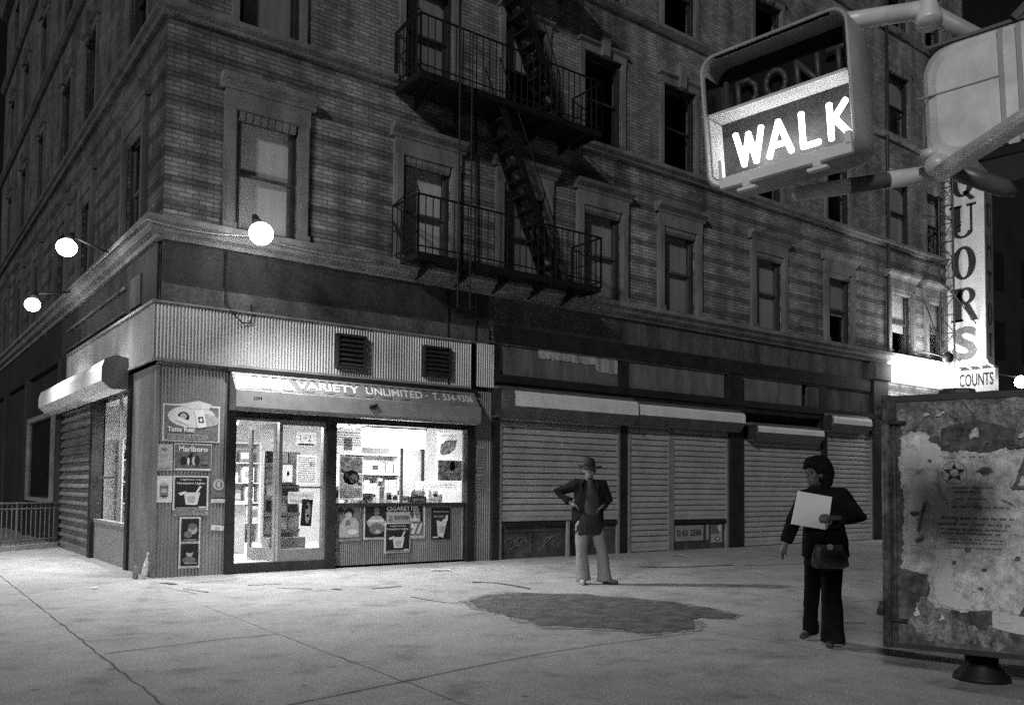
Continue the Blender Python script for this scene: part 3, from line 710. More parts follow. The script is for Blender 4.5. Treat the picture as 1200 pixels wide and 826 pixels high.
for zi in (2, 3, 4):
    x = 3.66
    while x < 4.66:
        w = random.uniform(.07, .17); h = random.uniform(.16, .3)
        goods('carton', 'small carton of stock on the white shelf unit in the window', 'carton', x + w / 2, 1.14, zs[zi], w, .16, h, random.choice(tones), random.choice(tones), 'cartons on the white shelf unit')
        x += w + random.uniform(.01, .05)
zs = shelf('tall stock shelf on the back wall seen through the door', .5, 3.3, 4.5, 4.9, .17, 2.3, 5, m_cream)
for zi in range(5):
    x = .6
    while x < 3.1:
        w = random.uniform(.12, .3); h = random.uniform(.18, .36)
        goods('carton', 'carton on the back wall shelf of the shop', 'carton', x + w / 2, 4.66, zs[zi], w, .2, h, random.choice(tones), random.choice(tones), 'cartons on the back shelf')
        x += w + random.uniform(.02, .12)
t = thing('magazine_rack', 'magazine rack behind the fixed glass beside the door', 'rack', (2.35, .9, .16))
mb = MB(); mb.box(2.05, 2.7, 1.0, 1.06, .16, 2.0); mb.box(2.05, 2.7, .7, 1.0, .16, .5); mb.build('frame', m_paperg, t)
for zz in range(5):
    mb = MB(); mb.box(2.06, 2.69, .93, .945, .58 + zz * .29, .64 + zz * .29); mb.build('rail', m_alu, t)
for zz in range(5):
    for k in range(3):
        mb = MB(); x = 2.09 + k * .2; z = .6 + zz * .29
        mb.hexa([(x, .95, z), (x + .17, .95, z), (x + .17, .96, z), (x, .96, z), (x, .985, z + .24), (x + .17, .985, z + .24), (x + .17, .995, z + .24), (x, .995, z + .24)])
        o = mb.build('magazine', random.choice([m_white, m_inkl, m_paperg, m_ink, m_paper]), None)
        tag(o, 'magazine standing on the rack beside the shop door', 'magazine', 'magazines on the rack')
t = thing('partition_board', 'grey board standing behind the right half of the shop window', 'board', (4.95, 1.2, .16))
mb = MB(); mb.box(4.78, 5.35, 1.15, 1.19, .16, 2.1); mb.build('panel', m_cream, t); mb = MB(); mb.box(5.3, 5.36, 1.12, 1.2, .16, 2.3); mb.build('upright', m_dark, t)
# goods along the window sill
t = thing('display_ledge', 'inner display ledge along the shop window', 'ledge', (4.2, .3, 1.0))
mb = MB(); mb.box(2.95, 5.55, .14, .55, 1.06, 1.1); mb.build('board', m_white, t)
for i, (x, w, h, a, b, lb) in enumerate(((3.05, .14, .3, m_paper, m_ink, 'pale carton at the left end of the window ledge'), (3.62, .3, .18, m_inkl, m_inkg, 'low grey carton on the window ledge below the picture sheet'), (3.95, .1, .3, m_white, m_inkl, 'tall white packet on the window ledge left of the mullion'), (4.1, .11, .2, m_white, m_ink, 'white packet with dark print beside the mullion'),
                                         (4.42, .13, .14, m_white, m_inkg, 'small white packet right of the mullion'), (4.72, .34, .12, m_ink, m_inkg, 'black tray on the window ledge'), (5.05, .2, .1, m_white, m_paper, 'flat white packet at the right of the window ledge'))):
    goods('carton', lb, 'carton', x, .32, 1.101, w, .14, h, a, b)
random.seed(21)
for k in range(16):
    x = 3.45 + k * .125; 
    goods('packet', 'small packet in the back row on the shop window ledge', 'packet', x, .47, 1.101, random.uniform(.06, .11), .07, random.uniform(.08, .24), random.choice(tones), random.choice(tones), 'packets at the back of the window ledge')
t = thing('wrapped_bundle', 'crumpled pale bundle lying on the black tray in the window', 'bundle', (4.74, .32, 1.222))
mb = MB(); mb.ell((4.74, .32, 1.3), (.17, .08, .08), 12, 8)
o = mb.build('wrapping', m_paper, t); 
for v in o.data.vertices: v.co += Vector((noise.noise(v.co * 14), noise.noise(v.co * 14 + Vector((4, 0, 0))), noise.noise(v.co * 14 + Vector((0, 7, 0))))) * .03

# ------------------------------------------------------------------ posters
class Sheet:
    def __init__(s, m, u, z, w, h, d, tilt=0.): s.m, s.u, s.z, s.w, s.h, s.d, s.t = m, u, z, w, h, d, tilt
    def p(s, a, b, off=0.):
        x, y = (a - .5) * s.w, (b - .5) * s.h; c, q = math.cos(s.t), math.sin(s.t)
        return s.m(s.u + s.w / 2 + x * c - y * q, s.d + off, s.z + s.h / 2 + x * q + y * c)
def poster(label, m, u0, z0, w, h, d, els, base=None, tilt=0., name='poster', cat='poster', group=None):
    s = Sheet(m, u0, z0, w, h, d, tilt); ctr = s.p(.5, 0); thin = d < 0
    if thin:
        base = TH.get((base or m_paper).name, base)
        els = [tuple(TH.get(q.name, q) if isinstance(q, bpy.types.Material) else q for q in e) for e in els]
    t = thing(name, label, cat, ctr, 0, group)
    mb = MB(); n = 6; k = u0 * 3.7
    for off, sg in ((0, 1),) if thin else ((0, 1), (-.003, -1)):
        base_i = len(mb.v)
        for i in range(n + 1):
            for j in range(n + 1):
                e = .004 * noise.noise(Vector((i * .7 + k, j * .7, z0)))
                mb.v.append(Vector(s.p(i / n, j / n, off + e - .004)))
        for i in range(n):
            for j in range(n):
                q = base_i + i * (n + 1) + j; mb.f.append((q, q + 1, q + n + 2, q + n + 1))
    mb.build('paper', base or m_paper, t, smooth=True)
    lay = .002
    for e in els:
        mb = MB(); lay += .0012
        if e[0] == 'r': mb.quad(s.p(e[1], e[2], lay), s.p(e[3], e[2], lay), s.p(e[3], e[4], lay), s.p(e[1], e[4], lay)); mb.build('print_area', e[5], t)
        elif e[0] == 'p': mb.add([s.p(a, b, lay) for a, b in e[1]], [tuple(range(len(e[1])))]); mb.build(e[3] if len(e) > 3 else 'picture', e[2], t)
        elif e[0] == 'e':
            mb.add([s.p(e[1] + e[3] * math.cos(k2 * math.pi / 10), e[2] + e[4] * math.sin(k2 * math.pi / 10), lay) for k2 in range(20)], [tuple(range(20))]); mb.build('picture', e[5], t)
        elif e[0] == 't':
            put_text(mb, e[1], lambda x, y: s.p(e[2] + x, e[3] + y, lay), e[4], e[5], e[7] if len(e) > 7 else .015); mb.build('lettering', e[6], t)
        elif e[0] == 'l':     # lines of tiny unreadable small print
            a0, b0, a1, b1, rows, mt = e[1:]
            for i in range(rows):
                bb = b0 + (b1 - b0) * i / rows; a = a0
                while a < a1 - .03:
                    ww = random.uniform(.02, .09); mb.quad(s.p(a, bb, lay), s.p(min(a1, a + ww), bb, lay), s.p(min(a1, a + ww), bb + (b1 - b0) / rows * .5, lay), s.p(a, bb + (b1 - b0) / rows * .5, lay)); a += ww + .018
            mb.build('small_print', mt, t)
    return t
CUP = [(.3, .12), (.62, .12), (.74, .58), (.22, .58)]
def cup_els(t1, t2):
    return [('r', .05, .04, .95, .96, m_ink), ('t', t1, .2, .86, .6, .06, m_paper), ('t', t2, .1, .74, .8, .085, m_paper), ('p', [(.36, .16), (.68, .16), (.76, .52), (.3, .52)], m_paper), ('p', [(.62, .5), (.68, .5), (.8, .7), (.74, .71)], m_paper),
            ('p', [(.14, .5), (.36, .56), (.36, .48), (.2, .43)], m_paper), ('p', [(.42, .24), (.6, .24), (.63, .4), (.41, .4)], m_inkl), ('r', .08, .06, .7, .085, m_inkl), ('r', .72, .06, .92, .11, m_paper)]
poster('wide cigarette poster with a white pack on a plate, topmost left of the door', FR, .06, 2.06, .86, .57, .048,
       [('r', .03, .05, .97, .95, m_inkg), ('e', .5, .68, .42, .3, m_paper), ('e', .78, .6, .2, .17, m_inkl), ('p', [(.44, .9), (.2, .98), (.62, 1.12), (.84, 1.03), (.8, .9)], m_paper), ('e', .35, .66, .1, .14, m_ink), ('e', .35, .68, .06, .08, m_inkl), ('p', [(.2, .58), (.45, .44), (.48, .54), (.24, .68)], m_white), ('p', [(.54, .84), (.7, .88), (.76, .42), (.6, .37)], m_white), ('p', [(.6, .68), (.69, .69), (.71, .53), (.62, .52)], m_ink), ('e', .655, .6, .025, .05, m_white), ('t', 'Taste Real', .08, .26, .46, .13, m_white, .02), ('l', .08, .06, .8, .22, 3, m_inkl)])
poster('cigarette poster with riders on horses, under the wide pack poster', FR, .238, 1.615, .57, .42, .048,
       [('r', .03, .1, .97, .95, m_grass), ('t', 'Marlboro', .12, .7, .76, .2, m_paper, .02), ('e', .25, .36, .09, .16, m_ink), ('e', .42, .42, .07, .2, m_ink), ('e', .52, .36, .06, .16, m_inkl), ('e', .6, .38, .07, .19, m_ink), ('e', .37, .34, .03, .14, m_paper), ('e', .45, .62, .03, .07, m_ink), ('e', .8, .3, .1, .06, m_inkg), ('r', .05, .03, .95, .08, m_paper)], m_inkl)
poster('black menthol cigarette poster with a white cup, beside the can leaflet', FR, .236, 1.01, .53, .525, .05, cup_els('Lighten Up', 'Newport Lights'))
poster('pale leaflet with a drawn can, at the left of the black cup poster', FR, -.012, 1.13, .235, .4, .046, [('e', .5, .26, .24, .06, m_ink), ('r', .26, .26, .74, .68, m_inkg), ('e', .5, .68, .24, .06, m_inkl), ('r', .32, .36, .68, .52, m_inkl)])
poster('pale leaflet with small dark sketch marks, left of the horse riders poster', FR, -.03, 1.61, .25, .4, .046, [('e', .42, .82, .1, .035, m_inkg), ('e', .58, .82, .1, .03, m_inkg), ('e', .45, .45, .05, .04, m_inkl), ('l', .2, .6, .75, .7, 2, m_inkl), ('l', .15, .05, .9, .14, 2, m_inkg)], m_inkl)
poster('grey leaflet with a pale round emblem, right of the black cup poster', FR, .8, 1.205, .245, .325, .048, [('e', .5, .62, .36, .28, m_inkl), ('e', .5, .62, .22, .18, m_inkg), ('t', '8', .4, .5, .2, .26, m_paper)], m_inkg)
poster('torn white strip pasted under the round emblem leaflet', FR, .81, 1.12, .235, .06, .046, [('l', .1, .2, .9, .8, 1, m_inkl)], tilt=-.02)
poster('long white strip of small print just below the black cup poster', FR, .265, .925, .5, .075, .047, [('l', .04, .1, .96, .9, 2, m_inkg)], m_inkl)
poster('tall double portrait poster, lowest on the corrugated wall', FR, .345, .125, .315, .78, .048, [('r', .08, .53, .92, .97, m_ink), ('r', .08, .05, .92, .48, m_ink), ('e', .62, .76, .22, .1, m_inkl), ('e', .4, .66, .2, .07, m_inkg), ('e', .6, .82, .2, .06, m_inkg), ('e', .5, .3, .17, .08, m_inkl), ('e', .5, .35, .2, .05, m_ink), ('e', .48, .16, .32, .07, m_inkg), ('r', .25, .09, .85, .11, m_inkl), ('r', .2, .55, .8, .565, m_inkl)])
poster('small crumpled white note to the right of the tall portrait poster', FR, .82, .69, .2, .08, .046, [('e', .5, .5, .2, .2, m_inkl)], m_white, tilt=-.1)
mb_ = ('e',)
poster('faded poster of a seated figure, first under the shop window', FR, 2.95, .46, .46, .61, .016, [('r', .02, .05, .96, .97, m_inkg), ('e', .5, .8, .2, .14, m_ink), ('e', .48, .72, .13, .1, m_inkl), ('p', [(.1, .1), (.9, .1), (.92, .5), (.7, .66), (.3, .64), (.12, .45)], m_inkl), ('e', .45, .48, .1, .12, m_inkg), ('t', 'Kools', .2, .36, .34, .09, m_paper), ('e', .65, .25, .2, .08, m_paper), ('e', .16, .85, .1, .08, m_ink)], m_inkl)
poster('dark poster of a pale shirted figure, second under the shop window', FR, 3.465, .47, .45, .62, .016, [('r', .05, .06, .97, .96, m_ink), ('e', .55, .78, .12, .14, m_inkg), ('p', [(.1, .5), (.35, .66), (.72, .66), (.97, .5), (.9, .36), (.2, .36)], m_inkl), ('r', .2, .5, .85, .56, m_paper), ('e', .55, .3, .32, .16, m_inkg), ('e', .6, .22, .12, .06, m_inkl)])
poster('cigarettes price poster with a large figure nine under the shop window', FR, 3.89, .465, .82, .61, .017, [('r', .0, .8, .93, 1.0, m_ink), ('r', .86, .4, .93, .8, m_ink), ('r', .02, .5, .58, .78, m_inkl), ('t', 'CIGARETTES', .02, .82, .8, .14, m_paper, .02), ('t', '9', .6, .58, .09, .22, m_ink, .03), ('t', '95', .72, .6, .16, .17, m_inkg, .02), ('t', '25', .06, .54, .1, .16, m_inkg), ('r', .2, .58, .56, .68, m_inkg), ('r', .58, .1, .92, .5, m_inkg), ('p', [(.62, .14), (.7, .14), (.8, .44), (.72, .44)], m_paper), ('p', [(.76, .14), (.84, .14), (.92, .44), (.86, .44)], m_paper), ('e', .66, .38, .04, .08, m_white)])
poster('black menthol cigarette poster with a cup, pasted over the price poster', FR, 3.868, .222, .525, .535, .032, cup_els('Lighten Up', 'Newport Lights'))
poster('narrow black cigarette poster with a white pack, last under the shop window', FR, 4.84, .435, .41, .575, .016, [('r', .03, .03, .97, .97, m_ink), ('t', 'Experience', .1, .84, .8, .09, m_inkl), ('t', 'the Joy', .1, .68, .56, .1, m_inkl), ('p', [(.34, .1), (.62, .05), (.82, .62), (.66, .66), (.5, .56), (.26, .62)], m_paper), ('p', [(.7, .6), (.84, .58), (.86, .76), (.76, .78)], m_white), ('p', [(.38, .22), (.62, .2), (.68, .42), (.36, .42)], m_inkl), ('r', .06, .05, .36, .09, m_paper)], m_ink)
poster('grey notice pasted high on the corrugated strip right of the shop', FR, 5.8, 1.75, .2, .45, .05, [('l', .1, .1, .9, .9, 7, m_inkg)], m_paperg)
poster('dull notice pasted under the high one right of the shop', FR, 5.78, 1.32, .2, .34, .05, [('l', .1, .1, .9, .9, 5, m_inkg)], m_paperg)
# inside the glass
poster('picture sheet of a smiling face at the left of the shop window', FR, 3.02, 1.16, .46, .78, -.07, [('r', .04, .6, .96, .96, m_inkg), ('r', .04, .04, .96, .58, m_inkl), ('e', .6, .74, .14, .1, m_paper), ('e', .5, .5, .34, .16, m_ink), ('e', .6, .48, .18, .1, m_paper), ('p', [(.1, .62), (.5, .42), (.95, .3), (.95, .36), (.5, .5), (.1, .7)], m_inkg), ('l', .06, .06, .9, .28, 5, m_inkg), ('r', .0, .97, 1, 1.0, m_ink)], m_inkl)
poster('fringed price cards hanging at the top left of the shop window', FR, 2.95, 1.98, .5, .42, -.07, [('r', .3, .1, .62, .6, m_inkg), ('l', .06, .3, .94, .9, 6, m_inkg), ('p', [(.05, .95), (.5, 1.1), (.95, .95), (.95, 1.0), (.5, 1.16), (.05, 1.0)], m_ink)])
poster('leaf picture sheet at the top right of the shop window', FR, 4.99, 1.92, .55, .5, -.07, [('p', [(.12, .22), (.16, .55), (.4, .72), (.82, .74), (.74, .4), (.5, .2), (.24, .14)], m_inkg), ('p', [(.0, .05), (.12, .2), (.14, .16)], m_inkg), ('t', 'US BRAND', .2, .84, .6, .08, m_inkg), ('t', 'TOBACCO', .3, .76, .4, .05, m_inkg)])
poster('dark picture sheet with a glass below the leaf sheet', FR, 5.02, 1.52, .53, .38, -.07, [('r', .0, .0, 1, 1, m_grass), ('e', .6, .72, .12, .24, m_ink), ('p', [(.42, .1), (.76, .1), (.8, .5), (.38, .5)], m_paper), ('p', [(.8, .6), (1, .9), (1, .2), (.86, .1)], m_inkl), ('r', .48, .22, .7, .34, m_inkl)], m_inkg)
poster('long pale banner sheet low in the right half of the shop window', FR, 4.55, 1.36, .9, .14, -.08, [('l', .1, .2, .9, .8, 2, m_inkl)])
poster('white sheet with handwritten figures in the fixed door glass', FR, 2.22, 2.08, .36, .22, -.045, [('t', '1+2', .2, .3, .55, .5, m_inkg, .0), ('r', .1, .0, .9, .12, m_ink)])
poster('small pale card with a dark mark in the fixed door glass', FR, 2.0, 1.46, .17, .28, -.045, [('e', .55, .5, .12, .16, m_ink)])
poster('price list sheet in the middle of the fixed door glass', FR, 2.24, 1.42, .36, .5, -.045, [('l', .08, .08, .92, .95, 12, m_inkg), ('t', 'BY', .66, .6, .2, .12, m_ink)])
poster('black spotted picture strip low in the fixed door glass', FR, 2.33, .72, .2, .46, -.045, [('r', .02, .02, .98, .98, m_ink), ('e', .6, .5, .22, .4, m_paper), ('e', .5, .7, .1, .08, m_ink), ('e', .62, .4, .1, .06, m_ink)], tilt=-.06)
poster('hand lettered paper low in the fixed door glass', FR, 2.1, 1.1, .45, .2, -.044, [('t', 'Pipe', .1, .55, .3, .3, m_inkg, 0), ('t', 'We have', .05, .1, .7, .3, m_inkg, 0), ('t', 'So', .55, .55, .2, .35, m_inkg, 0)], m_paperg)

# ------------------------------------------------------------------ roller shutters
def slats(m, u0, u1, z0, z1, d, pitch=.126, mat=m_shut, parent=None, flat=False):
    mb = MB(); pr = []; z = z0; seg = 8
    while z < z1 - 1e-4:
        for k in range(seg):
            t = (0, .15, .35, .55, .72, .8, .801, .999)[k]; zz = z + pitch * t
            if zz > z1: break
            dd = d + .034 + .008 * math.sin(math.pi * t / .8) - .012 * t if k < 6 else d - .012
            pr.append((dd, zz))
        z += pitch
    pr.append((d, z1)); n = len(pr)
    K = max(4, int((u1 - u0) / .14)); sd_ = u0 * 2.3
    for k in range(K + 1):
        u = u0 + (u1 - u0) * k / K
        for a, b in pr:
            row = int((b - z0) / pitch + .001)
            e = .012 * noise.noise(Vector((u * 1.1, b * 1.4, sd_))) + .006 * noise.noise(Vector((u * .5, row * 3.7, sd_)))
            dent = noise.noise(Vector((u * 2.1, b * 2.6, sd_ + 9))); e -= .03 * max(0, dent - .45)
            mb.v.append(Vector(m(u, a + e, b + .005 * noise.noise(Vector((u * .8, row * 1.9, sd_))))))
    mb.f += [(k * n + i, k * n + i + 1, (k + 1) * n + i + 1, (k + 1) * n + i) for k in range(K) for i in range(n - 1)]
    return mb.build('curtain', mat, parent, smooth=False)
HP = lambda z0, z1, dp: [(.0, z1 + .06), (dp * .55, z1 + .06), (dp * .92, z1 - .03), (dp, z1 - .1), (dp, z0 + .2), (dp * .62, z0), (.0, z0)]
def housing(m, u0, u1, z0, z1, dp, t, white=True, nm='housing', face0=.3):
    mb = MB(); pprism(mb, m, HP(z0, z1, dp), u0, u1); h = mb.build(nm, m_hous, t)
    if white:
        zt, zb = z1 - .03, z0 + .215
        mb = MB(); mb.prism([(dp * .92 + .004, zt), (dp + .006, zt - .07), (dp + .006, zb), (dp - .01, zb), (dp - .01, zt - .07)], lambda a, b, u: m(u, a, b), u0 + face0, u1 - .01); mb.build('face_panel', m_housw, h)
    return h
def shutter(label, u0, u1, zc, zh, hx0, hx1, hz0, dp, curt, bulk=0., face0=.3):
    t = thing('roller_shutter', label, 'roller shutter', (u0, 0, 0), 0, 'closed roller shutters along the front')
    housing(FR, hx0, hx1, hz0, zh, dp, t, face0=face0)
    part('end_cap', m_dark, [(hx0 - .012, hx0 - .001, .02, dp * .9, hz0 + .03, zh)], FR, t)
    for a, b, z0 in curt:
        c = slats(FR, a, b, z0 + .09, hz0 + .05, .02, parent=t)
        part('bottom_bar', m_shut, [(a, b, .0, .05, z0, z0 + .088)], FR, t)
        part('guide_rail', m_mid, [(a - .07, a, -.02, .07, 0, hz0 + .02), (b, b + .07, -.02, .07, 0, hz0 + .02)], FR, t)
        if bulk and z0 > .3:
            part('shop_sill', m_pier, [(a, b, -.03, .07, z0 - .1, z0 - .02)], FR, t)
            part('shop_base', m_bulk, [(a, b, -.06, .0, 0, z0 - .1), (a, b, 0, .02, z0 - .22, z0 - .18), (a, b, 0, .015, 0, .1)] + [(a + (b - a) * k / 4 - .02, a + (b - a) * k / 4 + .02, 0, .015, .1, z0 - .22) for k in (1, 2, 3)], FR, t)
    return t
s1 = shutter('widest closed shutter over a low scribbled base, directly right of the lit shop', 6.35, 9.55, 0, 3.3, 6.15, 9.78, 2.76, .42, [(6.4, 9.5, .74)], .7)
s2 = shutter('closed shutter pair with a full height door leaf and a shorter window leaf', 9.84, 13.15, 0, 3.26, 9.8, 13.4, 2.78, .42, [(9.9, 11.1, .02), (11.27, 13.12, .7)], .7, .03)
s3 = shutter('closed shutter with the lowest white housing, behind the walking person', 13.75, 17.0, 0, 3.0, 13.9, 16.7, 2.6, .4, [(13.8, 16.95, .02)], 0, .03)
s4 = shutter('closed shutter with a high white housing, next to the end pier', 17.3, 19.5, 0, 3.42, 17.1, 19.0, 2.98, .4, [(17.35, 19.48, .02)], 0, .03)
mb = MB()   # chalk scribbles on the base of the wide shutter
random.seed(3)
for cx, n in ((6.9, 9), (7.7, 8), (8.9, 5)):
    for k in range(n):
        x, z = cx + random.uniform(-.3, .3), random.uniform(.18, .42); w = random.uniform(.05, .2)
        pts = [(x + w * math.cos(a * .7 + k), -.012, z + w * .45 * math.sin(a * .9 + k * 2)) for a in range(7)]
        mb.tube(pts, .008, 4)
mb.build('scribble', m_scrib, s1)
poster('white board with dark figures on the base under the short shutter', FR, 11.33, .2, 1.0, .36, .03, [('t', '02-458', .08, .32, .36, .4, m_ink, .01), ('t', '2568', .54, .32, .36, .4, m_ink, .01)], m_paperg, name='sign_board', cat='sign')
poster('narrow pale strip beside the white figure board under the shutter', FR, 12.42, .2, .1, .38, .03, [('r', .2, .1, .8, .9, m_inkl)], m_paperg)
poster('torn pale poster with a curl beside the narrow strip under the shutter', FR, 12.6, .14, .4, .42, .03, [('r', .0, .5, .7, 1, m_inkg), ('e', .55, .2, .25, .14, m_inkg), ('e', .55, .2, .12, .07, m_paper), ('p', [(.5, .9), (.8, 1), (.9, .6), (.7, .6)], m_paper)], m_inkl)
# side street shutter
t = thing('roller_shutter', 'closed slatted shutter with a projecting housing on the side street', 'roller shutter', (0, 4.5, 0))
mb = MB(); pprism(mb, SD, [(.1, 3.46), (.3, 3.5), (.46, 3.42), (.5, 3.3), (.5, 3.08), (.36, 2.96), (.1, 2.96)], 1.5, 8.0); mb.build('housing', m_housw, t)
mb = MB(); mb.prism([(.1, 3.47), (.3, 3.51), (.465, 3.43), (.505, 3.305), (.505, 3.075), (.365, 2.95), (.1, 2.95)], lambda a, b, u: SD(u, a, b), 1.47, 1.499); mb.build('end_cap', m_hous, t)
mb = MB(); pr = []; z = .1
while z < 2.95: pr += [(.085, z), (.08, z + .03), (.015, z + .15), (.02, z + .172)]; z += .175
n = len(pr); mb.add([SD(4.5, a, b) for a, b in pr] + [SD(7.72, a, b) for a, b in pr], [(i, i + 1, n + i + 1, n + i) for i in range(n - 1)]); mb.build('curtain', m_shutL, t)
part('bottom_bar', m_shutL, [(4.5, 7.72, 0, .06, .0, .098)], SD, t)
part('guide_rail', m_dark, [(4.42, 4.5, 0, .09, 0, 3.0), (7.72, 7.8, 0, .09, 0, 3.0)], SD, t)

# ------------------------------------------------------------------ railing
rl = thing('railing', 'low iron railing on a stone kerb at the side of the building', 'railing', (0, 7.86, 0))
ra, rb = Vector((-.02, 7.84)), Vector((-2.6, 5.85)); dv = (rb - ra).normalized(); nv = Vector((-dv.y, dv.x))
def rpt(s, o, z): q = ra + dv * s + nv * o; return (q.x, q.y, z)
LR = (rb - ra).length
mb = MB(); mb.hexa([rpt(0, -.1, 0), rpt(LR, -.1, 0), rpt(LR, .12, 0), rpt(0, .12, 0), rpt(0, -.1, .1), rpt(LR, -.1, .1), rpt(LR, .12, .1), rpt(0, .12, .1)]); mb.build('kerb', m_kerb, rl)
mb = MB()
mb.hexa([rpt(0, -.03, .97), rpt(LR, -.03, .97), rpt(LR, .03, .97), rpt(0, .03, .97), rpt(0, -.03, 1.0), rpt(LR, -.03, 1.0), rpt(LR, .03, 1.0), rpt(0, .03, 1.0)])
mb.tube([rpt(0, 0, .2), rpt(LR, 0, .2)], .016, 6); mb.tube([rpt(0, 0, .86), rpt(LR, 0, .86)], .012, 6); mb.build('rail', m_fence, rl)
s = .06
i = 0
while s < LR:
    mb = MB(); big = i % 9 == 0
    mb.tube([rpt(s, 0, .1), rpt(s, 0, .97)], .022 if big else .011, 6); mb.build('post' if big else 'baluster', m_fence, rl); s += .125; i += 1

# ------------------------------------------------------------------ lamps
def floodlamp(label, base, head, aim, mat, power, rx, size, group='floodlights on arms from the ledge'):
    t = thing('floodlight', label, 'lamp', base, 0, group)
    b, h = Vector(base), Vector(head); a = Vector(aim).normalized()
    mb = MB(); mb.tube([b, b + (h - b) * .3 + Vector((0, 0, .05)), h - a * (rx + .1)], .018, 8); mb.build('arm', m_dark, t, smooth=True)
    mb = MB(); mb.tube([h - a * (rx + .14), h - a * (rx + .06), h - a * (rx - .03)], [.035, .06, rx * .55], 16); mb.build('shade', m_dark, t, smooth=True)
    mb = MB(); mb.ell(h, (rx, rx, rx * .92), 24, 16); mb.build('bulb', mat, t, smooth=True)
    ld = bpy.data.lights.new('lamp_light', 'SPOT'); ld.energy = power; ld.spot_size = R(125); ld.spot_blend = 1; ld.shadow_soft_size = .12
    lo = bpy.data.objects.new('lamp_light', ld); COL.objects.link(lo); lo.parent = t
    p = h + a * (rx + .05); lo.location = p - b; lo.rotation_euler = a.to_track_quat('-Z', 'Y').to_euler()
floodlamp('round glaring floodlight over the shop front corner', (1.3, -.3, 5.3), (1.166, -1.0, 5.2), (.25, -.35, -1), e_lamp, 1450, .18, .12)
floodlamp('glaring floodlight on the side street nearer the corner', (-.3, 2.1, 5.32), (-1.0, 1.92, 5.25), (-.35, -.35, -1), e_lampL, 950, .155, .12)
floodlamp('glaring floodlight on the side street farther from the corner', (-.3, 5.7, 5.3), (-1.0, 5.52, 4.91), (-.2, -.1, -1), e_lampL, 800, .14, .12)

# ------------------------------------------------------------------ liquor store at the far end
LQ = thing('liquor_sign', 'tall white vertical liquors sign with dark letters at the end of the front', 'sign', (24, -.6, 5.3))
X0, X1, Ya, Yb, Z0, Z1 = 24.0, 24.5, -1.24, .0, 5.32, 14.6
mb = MB(); mb.box(X0, X1, Ya, -.03, Z0, Z1); mb.build('box', m_signf, LQ, bevel=.01)
part_ = MB(); part_.box(X0 - .0, X1, Ya - .02, Ya - .003, Z0, Z1); part_.build('edge_panel', m_signs, LQ)
def SG(y, z): return (X0 - .012, -y, z)
def ring(mb, cy, cz, ry, rz, iy, iz, f):
    n = 28
    o = [f(cy + ry * math.cos(2 * math.pi * k / n), cz + rz * math.sin(2 * math.pi * k / n)) for k in range(n)]
    i_ = [f(cy + iy * math.cos(2 * math.pi * k / n), cz + iz * math.sin(2 * math.pi * k / n)) for k in range(n)]
    mb.add(o + i_, [(k, (k + 1) % n, n + (k + 1) % n, n + k) for k in range(n)])
def rect(mb, f, a, b, c, d): mb.quad(f(a, c), f(b, c), f(b, d), f(a, d))
def letter(ch, cy, cz, w, h, f, mat, par):
    mb = MB(); l, r, b, t = cy - w / 2, cy + w / 2, cz - h / 2, cz + h / 2; st = w * .34; sr = h * .07
    if ch in 'OQ':
        ring(mb, cy, cz, w / 2, h / 2, w * .2, h * .43, f)
        if ch == 'Q': mb.quad(f(cy - w * .02, b + h * .14), f(cy + w * .14, b + h * .18), f(r, b - h * .12), f(cy + w * .3, b - h * .14))
    elif ch == 'U':
        rect(mb, f, l + .06 * w, l + .06 * w + st, b + h * .2, t); rect(mb, f, r - .22 * w, r - .12 * w, b + h * .2, t); rect(mb, f, l - .06 * w, l + .45 * w, t - sr, t + .001); rect(mb, f, r - .36 * w, r + .04 * w, t - sr, t + .001)
        n = 10
        for k in range(n):
            a0, a1 = math.pi * (1 + k / n), math.pi * (1 + (k + 1) / n); c0 = cy - .02 * w
            q = lambda a, ro, rz_: f(c0 + ro * math.cos(a), b + h * .2 + rz_ * math.sin(a))
            mb.quad(q(a0, w * .42, h * .2), q(a1, w * .42, h * .2), q(a1, w * .2, h * .14), q(a0, w * .2, h * .14))
    elif ch == 'R':
        rect(mb, f, l + .06 * w, l + .06 * w + st, b, t); rect(mb, f, l - .04 * w, l + .45 * w, b, b + sr); rect(mb, f, l - .04 * w, l + .1 * w, t - sr, t); ring(mb, cy + .08 * w, cz + h * .25, w * .38, h * .25, w * .14, h * .18, f); mb.quad(f(cy - .02 * w, cz), f(cy + .22 * w, cz), f(r + .06 * w, b), f(r - .22 * w, b))
    elif ch == 'L': rect(mb, f, l + .1 * w, l + .1 * w + st, b, t); rect(mb, f, l, l + .5 * w, t - sr, t); rect(mb, f, l, r, b, b + sr); rect(mb, f, r - .08 * w, r, b, b + h * .25)
    elif ch == 'I': rect(mb, f, cy - st / 2, cy + st / 2, b, t); rect(mb, f, cy - .3 * w, cy + .3 * w, t - sr, t); rect(mb, f, cy - .3 * w, cy + .3 * w, b, b + sr)
    else: put_text(mb, ch, lambda x, y: f(l + x, b + y), w, h, .03)
    mb.build('letter', mat, par)
for ch, z in (('L', 13.75), ('I', 12.55), ('Q', 11.25), ('U', 9.93), ('O', 8.6), ('R', 7.28), ('S', 6.05)):
    letter(ch, .6, z, .76, 1.06, SG, m_inkg if ch == 'S' else m_dark, LQ)  # S inked paler, the glare over it put into its colour
def SE(x, z): return (X0 + x, Ya - .026, z)
for ch, z in (('T', 12.7), ('U', 10.0), ('H', 9.0), ('T', 7.9), ('O', 6.9), ('I', 5.95)):
    if ch in 'HT':
        mb = MB(); put_text(mb, ch, lambda x, y: SE(.1 + x, z - .35 + y), .3, .7, .02); mb.build('letter', m_dark, LQ)
    else: letter(ch, .25, z, .3, .7, SE, m_dark, LQ)
